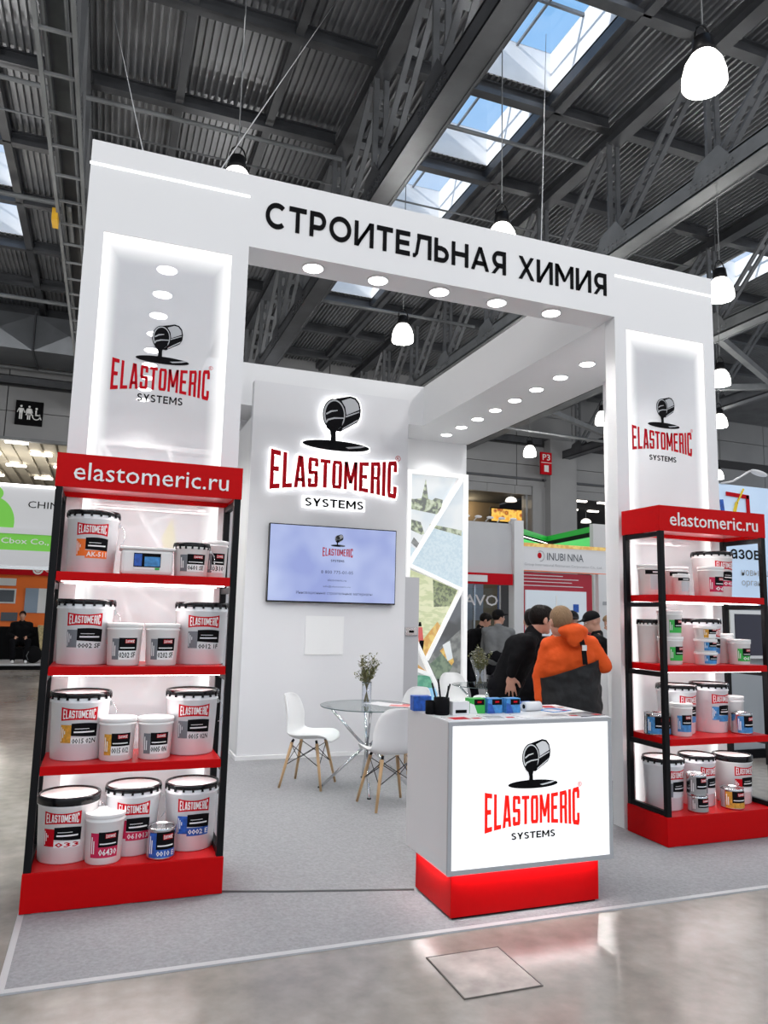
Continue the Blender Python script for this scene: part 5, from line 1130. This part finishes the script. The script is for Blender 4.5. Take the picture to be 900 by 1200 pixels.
person('dark haired man almost hidden behind the man in black sweater', stand_pose(3.86, 6.22, .04, VF, 1.71, 'down'), VF, black_cloth, navy, hair_dark, .013)

# ================================================================== NEIGHBOURING STANDS
pale = mat('booth_white', (.72, .72, .73), .5); boothgrey = mat('booth_grey', (.55, .555, .57), .55); glow_w = mat('booth_sign_white', (.5, .5, .52), .5, emit=(.95, .97, 1), es=.18)
glow_g = mat('booth_sign_green', (.12, .42, .05), .5, emit=(.13, .42, .03), es=.5); glow_bg = mat('bright_green_panel', (.1, .6, .15), .5, emit=(.10, .62, .16), es=.5)
# left: white and green stand with an orange machine
nb = thing('green_white_stand', 'exhibition stand at far left with white header, green sign strip and orange backdrop', 'booth')
B('header', glow_w, -9, -1.2, 20.0, 20.3, 3.40, 4.52, nb); B('header_edge', led, -9, -1.2, 19.97, 20.0, 4.48, 4.53, nb); B('header_edge', glow_w, -9, -1.2, 19.9, 20.0, 3.30, 3.44, nb)
B('sign_strip', glow_g, -9, -1.2, 19.95, 20.1, 2.90, 3.30, nb); B('lower_fascia', glow_w, -9, -1.2, 19.9, 20.1, 2.5, 2.9, nb); B('fascia_rail', steel, -9, -1.2, 19.85, 20.0, 2.44, 2.52, nb)
b = MB(); plate(b, FR(-2.60, 19.995, 3.45), [Vector(p) for p in ellipse(-.12, .12, .52, .62, 36)], 0, .004); plate(b, FR(-2.72, 19.995, 4.15), [Vector(p) for p in ellipse(-.05, .12, .28, .2, 30)], 0, .005)
b.build('green_emblem', glow_g, nb)
wall_text('CHINA', black_mat, nb, -1.93, -1.02, 19.99, 3.96, 4.13, .0); wall_text('Guangdong Cbox Co., Ltd', white_print, nb, -3.68, -.98, 19.94, 3.02, 3.20, .01)
B('back_wall', orange_p, -9, -.4, 22.6, 22.7, 1.0, 2.55, nb); B('back_wall', red_print, -9, -.4, 22.5, 22.62, 2.40, 2.75, nb); B('back_wall', black_mat, -9, -.4, 22.6, 22.7, .1, 1.0, nb)
b = MB(); F_ = FR(-1.78, 22.49, 2.56)
for r0_, r1_, mi_ in ((0, .07, 0), (.09, .135, 0)):
    for i in range(24):
        t0, t1 = 2 * math.pi * i / 24, 2 * math.pi * (i + 1) / 24; b.add([F_ @ Vector((r_ * math.cos(a_), r_ * math.sin(a_), 0)) for r_, a_ in ((r0_, t0), (r1_, t0), (r1_, t1), (r0_, t1))], [(0, 1, 2, 3)])
b.build('ring_logo', white_print, nb); wall_text('CBOX', white_print, nb, -1.60, -1.12, 22.49, 2.50, 2.63, .01)
for x0, x1, z0, z1, m_ in ((-2.72, -2.28, 1.62, 2.02, pale), (-2.68, -2.32, 1.66, 1.98, dark_p), (-2.05, -1.72, 1.38, 2.05, mat('photo_blue', (.25, .32, .42), .4)), (-1.72, -1.40, 1.38, 2.05, pale), (-2.6, -2.2, 1.15, 1.38, dark_p), (-1.36, -1.2, 1.2, 1.95, mat('photo_blue', (.25, .32, .42), .4)), (-2.9, -2.3, 2.1, 2.3, pale)):
    B('wall_picture', m_, x0, x1, 22.56 - (.02 if m_ is dark_p else 0), 22.6, z0, z1, nb)
B('platform', boothgrey, -9, -.9, 20.6, 22.7, 0, .12, nb); B('platform_edge', black_mat, -9, -.9, 20.58, 20.6, .0, .10, nb)
def seat_pose(x, y, d, z0=.12):
    d = Vector(d).normalized(); s_ = Vector((d.y, -d.x, 0)); o = Vector((x, y, z0)); P = lambda f_, s2, z: tuple(o + d * f_ + s_ * s2 + Z * z)
    return dict(ground=z0, hip=P(0, 0, .52), chest=P(.02, 0, .86), neck=P(.05, 0, 1.03), head=P(.08, 0, 1.19), shL=P(.03, -.2, .96), shR=P(.03, .2, .96), elL=P(.05, -.30, .70), elR=P(.05, .30, .70), wrL=P(.25, -.12, .66), wrR=P(.25, .12, .66),
                hdL=(d - Z * .3, Z, s_), hdR=(d - Z * .3, Z, -s_), knL=P(.42, -.18, .55), knR=P(.42, .18, .55), anL=P(.40, -.15, .085), anR=P(.40, .15, .085), foot=d)
person('person in dark clothes sitting in front of the orange backdrop at far left', seat_pose(-1.98, 21.6, (.1, -1, 0)), (.05, -1, -.15), black_cloth, navy, hair_dark, .02, shoe_m=white_print)
st_ = thing('stool', 'dark stool under the sitting person at far left', 'stool', (-1.98, 21.62, .12)); MB().lathe([(.19, .36), (.2, .38), (.19, .40)], n=20).build('seat', black_frame, st_)
for a_ in (45, 135, 225, 315): MB().tube([(.13 * math.cos(R(a_)), .13 * math.sin(R(a_)), .36), (.19 * math.cos(R(a_)), .19 * math.sin(R(a_)), 0)], .015, 8).build('leg', black_frame, st_)
bg_ = thing('backpack', 'black backpack on the platform right of the sitting person', 'bag', (-1.62, 21.2, .12)); bb = MB(); bb.ell((0, 0, .22), (.2, .13, .22), n=16); bb.build('body', black_cloth, bg_); MB().tube([(-.1, -.13, .3), (-.14, -.17, .2), (-.1, -.13, .08)], .012, 6).build('strap', grey_cloth, bg_)
pl = thing('wrapped_chair', 'chair under a gold patterned cover at the left edge of the first rack', 'chair', (-1.28, 21.5, .12)); gold = mat('gold_cloth', (.45, .36, .18), .6, nscale=25, namt=.4)
b = MB(); b.add([(-.3, -.2, .95), (.3, -.2, .95), (.3, .2, .95), (-.3, .2, .95), (-.2, -.22, .35), (.26, -.2, .1), (.26, .2, .15), (-.22, .2, .3)], [(0, 1, 2, 3), (4, 5, 1, 0), (5, 6, 2, 1), (6, 7, 3, 2), (7, 4, 0, 3)]); b.build('cover', gold, pl)
for x in (-.15, .2):
    for y in (-.15, .15): MB().tube([(x, y, .5), (x, y, 0)], .015, 6).build('leg', steel, pl)

# right back: red and white booths
nb = thing('grey_red_stand', 'grey walled stand with red header seen right of the lightbox', 'booth')
B('side_wall', boothgrey, 5.3, 7.1, 12.0, 12.1, 2.35, 3.3, nb); B('corner_post', pale, 6.98, 7.18, 11.9, 12.1, 0, 3.36, nb)
B('red_fascia', red_print, 5.3, 6.95, 11.9, 12.0, 2.16, 2.36, nb); B('name_plate', pale, 5.6, 6.42, 11.88, 11.9, 2.2, 2.32, nb)
B('rear_wall', mat('booth_inside', (.32, .34, .37), .5), 5.3, 7.0, 13.6, 13.7, 0, 3.0, nb); B('glass_case', glass, 5.6, 6.9, 12.3, 12.32, .8, 2.1, nb); B('case_post', steel, 6.36, 6.39, 12.28, 12.34, 0, 2.16, nb); B('case_post', steel, 6.88, 6.92, 12.28, 12.34, 0, 2.16, nb)
B('backlit_poster', mat('photo_blue', (.25, .32, .42), .4), 6.3, 7.2, 13.5, 13.6, 1.5, 2.3, nb); B('backlit_poster', blue_p, 5.9, 6.3, 13.5, 13.6, 1.6, 2.3, nb)
wall_text('AVO', white_print, nb, 6.15, 6.85, 12.27, 1.78, 1.98, .01); B('display_plinth', boothgrey, 5.3, 6.9, 12.3, 13.0, 0, .75, nb)
for k in range(5):
    t_ = thing('clip_spotlight', ['leftmost', 'second', 'middle', 'fourth', 'rightmost'][k] + ' clip spotlight along the top of the grey stand wall', 'lamp', (5.95 + k * .24, 11.93, 3.31), group='clip spotlights')
    MB().bar((0, .05, 0), (0, -.1, .06), .015).build('arm', pale, t_); MB().ell((0, -.12, .05), (.07, .05, .025), n=12).build('head', glow_w, t_)
nb = thing('red_white_stand', 'stand with white INUBI header over a dark red panel wall', 'booth')
B('header', glow_w, 7.18, 9.3, 12.0, 12.12, 2.44, 2.92, nb); B('header_trim', pr_yel, 7.18, 9.3, 11.98, 12.13, 2.90, 2.965, nb); B('header_trim', orange_p, 7.18, 9.3, 11.985, 12.0, 2.44, 2.455, nb)
b = MB(); plate(b, FR(7.58, 11.995, 2.74), [Vector(p) for p in ellipse(0, 0, .045, .055, 20)], 0, .003); b.build('red_dot', red_print, nb)
b = MB()
for i in range(14):
    t0, t1 = R(-100 + i * 16), R(-84 + i * 16); b.add([FR(7.60, 11.994, 2.73) @ Vector((r_ * math.cos(a_), r_ * 1.15 * math.sin(a_), 0)) for r_, a_ in ((.075, t0), (.09, t0), (.09, t1), (.075, t1))], [(0, 1, 2, 3)])
b.build('swirl', MATS['grey_photo'], nb)
wall_text('INUBI', dark_p, nb, 7.74, 8.14, 11.99, 2.66, 2.80, .0); wall_text('NNA', dark_p, nb, 8.20, 8.55, 11.99, 2.66, 2.80, .0)
wall_text('Group International Resources Corporation Co., Ltd.', MATS['grey_photo'], nb, 7.25, 8.98, 11.99, 2.53, 2.59)
dkred = mat('dark_red_wall', (.40, .012, .03), .5)
B('red_wall', dkred, 7.15, 8.76, 12.02, 12.1, .0, 2.42, nb); 
for z_, a_, b_ in ((2.36, 7.25, 8.1), (2.30, 7.2, 8.45), (2.24, 7.2, 8.3), (2.17, 7.2, 8.55)): B('text_line', MATS['pale_print'], a_, b_, 12.012, 12.02, z_, z_ + .014, nb)
B('shelf_clamp', red_print, 7.05, 7.16, 11.95, 12.0, 1.9, 1.95, nb); B('shelf_clamp', red_print, 7.05, 7.16, 11.95, 12.0, 1.7, 1.75, nb)
B('screen', mat('exhibit_screen', (.3, .33, .36), .4, emit=(.45, .50, .55), es=.7), 7.28, 8.60, 11.98, 12.02, 1.25, 2.09, nb); B('screen_mark', blue_p, 8.30, 8.42, 11.97, 11.98, 1.70, 1.85, nb); B('screen_mark', white_print, 7.92, 7.94, 11.97, 11.98, 1.5, 2.0, nb)
B('post', pale, 8.86, 9.25, 11.95, 12.05, 0, 2.44, nb); B('post_print', MATS['grey_photo'], 8.95, 9.15, 11.94, 11.95, 1.85, 1.92, nb)
tag(B('display_counter', pale, 4.05, 5.1, 6.45, 6.85, 0, 1.06), 'white display counter right of the man in orange, beside the white column', 'counter')
for k, (x, m_, s_) in enumerate([(4.18, pr_yel, 'yellow'), (4.38, red_print, 'red'), (4.52, white_print, 'white')]): tag(B('product_pack', m_, x + .1, x + .19, 6.52, 6.62, 1.06, 1.16), s_ + ' product pack on the white display counter', 'pack', 'packs on the display counter')
tag(B('display_plinth', pale, 4.0, 4.25, 6.75, 7.0, 0.008, .95), 'white narrow plinth between the two men at the counter', 'plinth')
for z_, m_ in ((.95, red_print), (1.07, white_print), (1.19, orange_p)): tag(B('product_can', m_, 4.04, 4.12, 6.8, 6.88, z_, z_ + .115), {.95: 'red', 1.07: 'white', 1.19: 'orange'}[z_] + ' can in the small stack on the narrow white plinth', 'can', 'cans on the narrow plinth')
nb = thing('green_stand', 'bright green stand header rising behind the white INUBI header', 'booth')
def gband(z0, z1, o_, m_, nm):
    b = MB(); P_ = [(9.6, 16.6 - o_), (12.2, 18.9 - o_), (11.55, 15.85 - o_)]; zz = (0, .05, .0)
    b.add([(x, y, z0 + dz) for (x, y), dz in zip(P_, zz)] + [(x, y, z1 + dz) for (x, y), dz in zip(P_, zz)], [(0, 1, 4, 3), (1, 2, 5, 4)]); b.build(nm, m_, nb)
gband(3.0, 3.66, 0, glow_bg, 'lit_panel'); gband(3.66, 3.78, 0, black_mat, 'dark_band'); gband(3.78, 3.93, 0, mat('dark_green', (.01, .26, .03), .4, emit=(.01, .3, .03), es=.4), 'fascia'); gband(3.71, 3.725, .02, led, 'tube_light')
B('post', boothgrey, 11.5, 11.95, 15.7, 15.85, 0, 3.98, nb)
# right: pale blue booth wall with a television
nb = thing('pale_blue_stand', 'pale blue stand wall with dark lettering behind the right rack', 'booth')
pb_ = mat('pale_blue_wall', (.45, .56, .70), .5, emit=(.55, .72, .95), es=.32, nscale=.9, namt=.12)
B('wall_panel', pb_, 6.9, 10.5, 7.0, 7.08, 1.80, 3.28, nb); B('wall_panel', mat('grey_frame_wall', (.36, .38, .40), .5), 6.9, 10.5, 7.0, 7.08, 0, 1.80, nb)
B('base_rail', black_mat, 6.9, 10.5, 6.96, 7.0, 0, .1, nb)
MB().bar((7.08, 6.985, 3.16), (7.44, 6.985, 3.14), .012, .05).bar((7.42, 6.985, 3.16), (7.43, 6.985, 2.86), .05, .012, upv=(0, 1, 0)).build('red_emblem', red_print, nb)
MB().bar((7.36, 6.98, 3.24), (7.24, 6.98, 3.05), .012, .02, upv=(1, 0, 0)).bar((7.24, 6.98, 3.06), (7.18, 6.98, 2.88), .012, .04, upv=(1, 0, 0)).build('yellow_stroke', mat('yellow_print', (.85, .6, .02), .5), nb)
MB().bar((7.0, 6.985, 3.08), (7.03, 6.985, 2.85), .05, .012, upv=(0, 1, 0)).build('blue_stroke', blue_p, nb)
wall_text('азов', black_mat, nb, 7.12, 7.60, 6.99, 2.36, 2.48, .015); wall_text('новые ш', MATS['grey_photo'], nb, 7.28, 7.75, 6.99, 2.16, 2.23, .0); wall_text('органы', MATS['grey_photo'], nb, 7.28, 7.68, 6.99, 2.02, 2.10, .0)
t_ = thing('television', 'dark television in grey frame on the pale blue stand behind the right rack', 'television'); B('frame', steel, 6.98, 8.4, 6.9, 6.98, 1.16, 1.74, t_, .005); B('screen', mat('dark_screen', (.004, .006, .03), .12), 7.05, 8.33, 6.895, 6.9, 1.2, 1.69, t_)
for x in (7.15, 7.42): tag(B('booth_post', black_frame, x, x + .03, 6.6, 6.63, 0, 1.1), ('left' if x < 7.3 else 'right') + ' black upright of the frame below the dark television', 'post')
t_ = thing('arm_spotlight', 'white arm spotlight clipped on top of the pale blue stand wall', 'lamp', (7.25, 6.98, 3.28)); MB().tube([(-.25, 0, .0), (-.1, -.03, .03), (.12, -.1, .17)], .012, 8).build('arm', pale, t_); MB().ell((.24, -.12, .15), (.13, .06, .03), Matrix.Rotation(R(12), 3, 'Y'), 14).build('head', glow_w, t_)
wire_m = mat('grey_wire', (.55, .56, .57), .6)
# suspension wires of the facade
tag(MB().tube([(.06, 5.1, 4.65), (-.675, 13.61, 12.9)], .004, 6).build('suspension_wire', wire_m), 'thin steel wire from the facade top leaning left', 'wire')
tag(MB().tube([(.52, 5.1, 4.65), (3.28, 12.01, 12.9)], .005, 6).build('suspension_wire', wire_m), 'thin steel wire from the facade top leaning right', 'wire')
tag(MB().tube([(3.25, 5.1, 4.65), (7.32, 11.26, 12.9)], .005, 6).build('suspension_wire', wire_m), 'thin steel wire above the right half of the facade', 'wire')
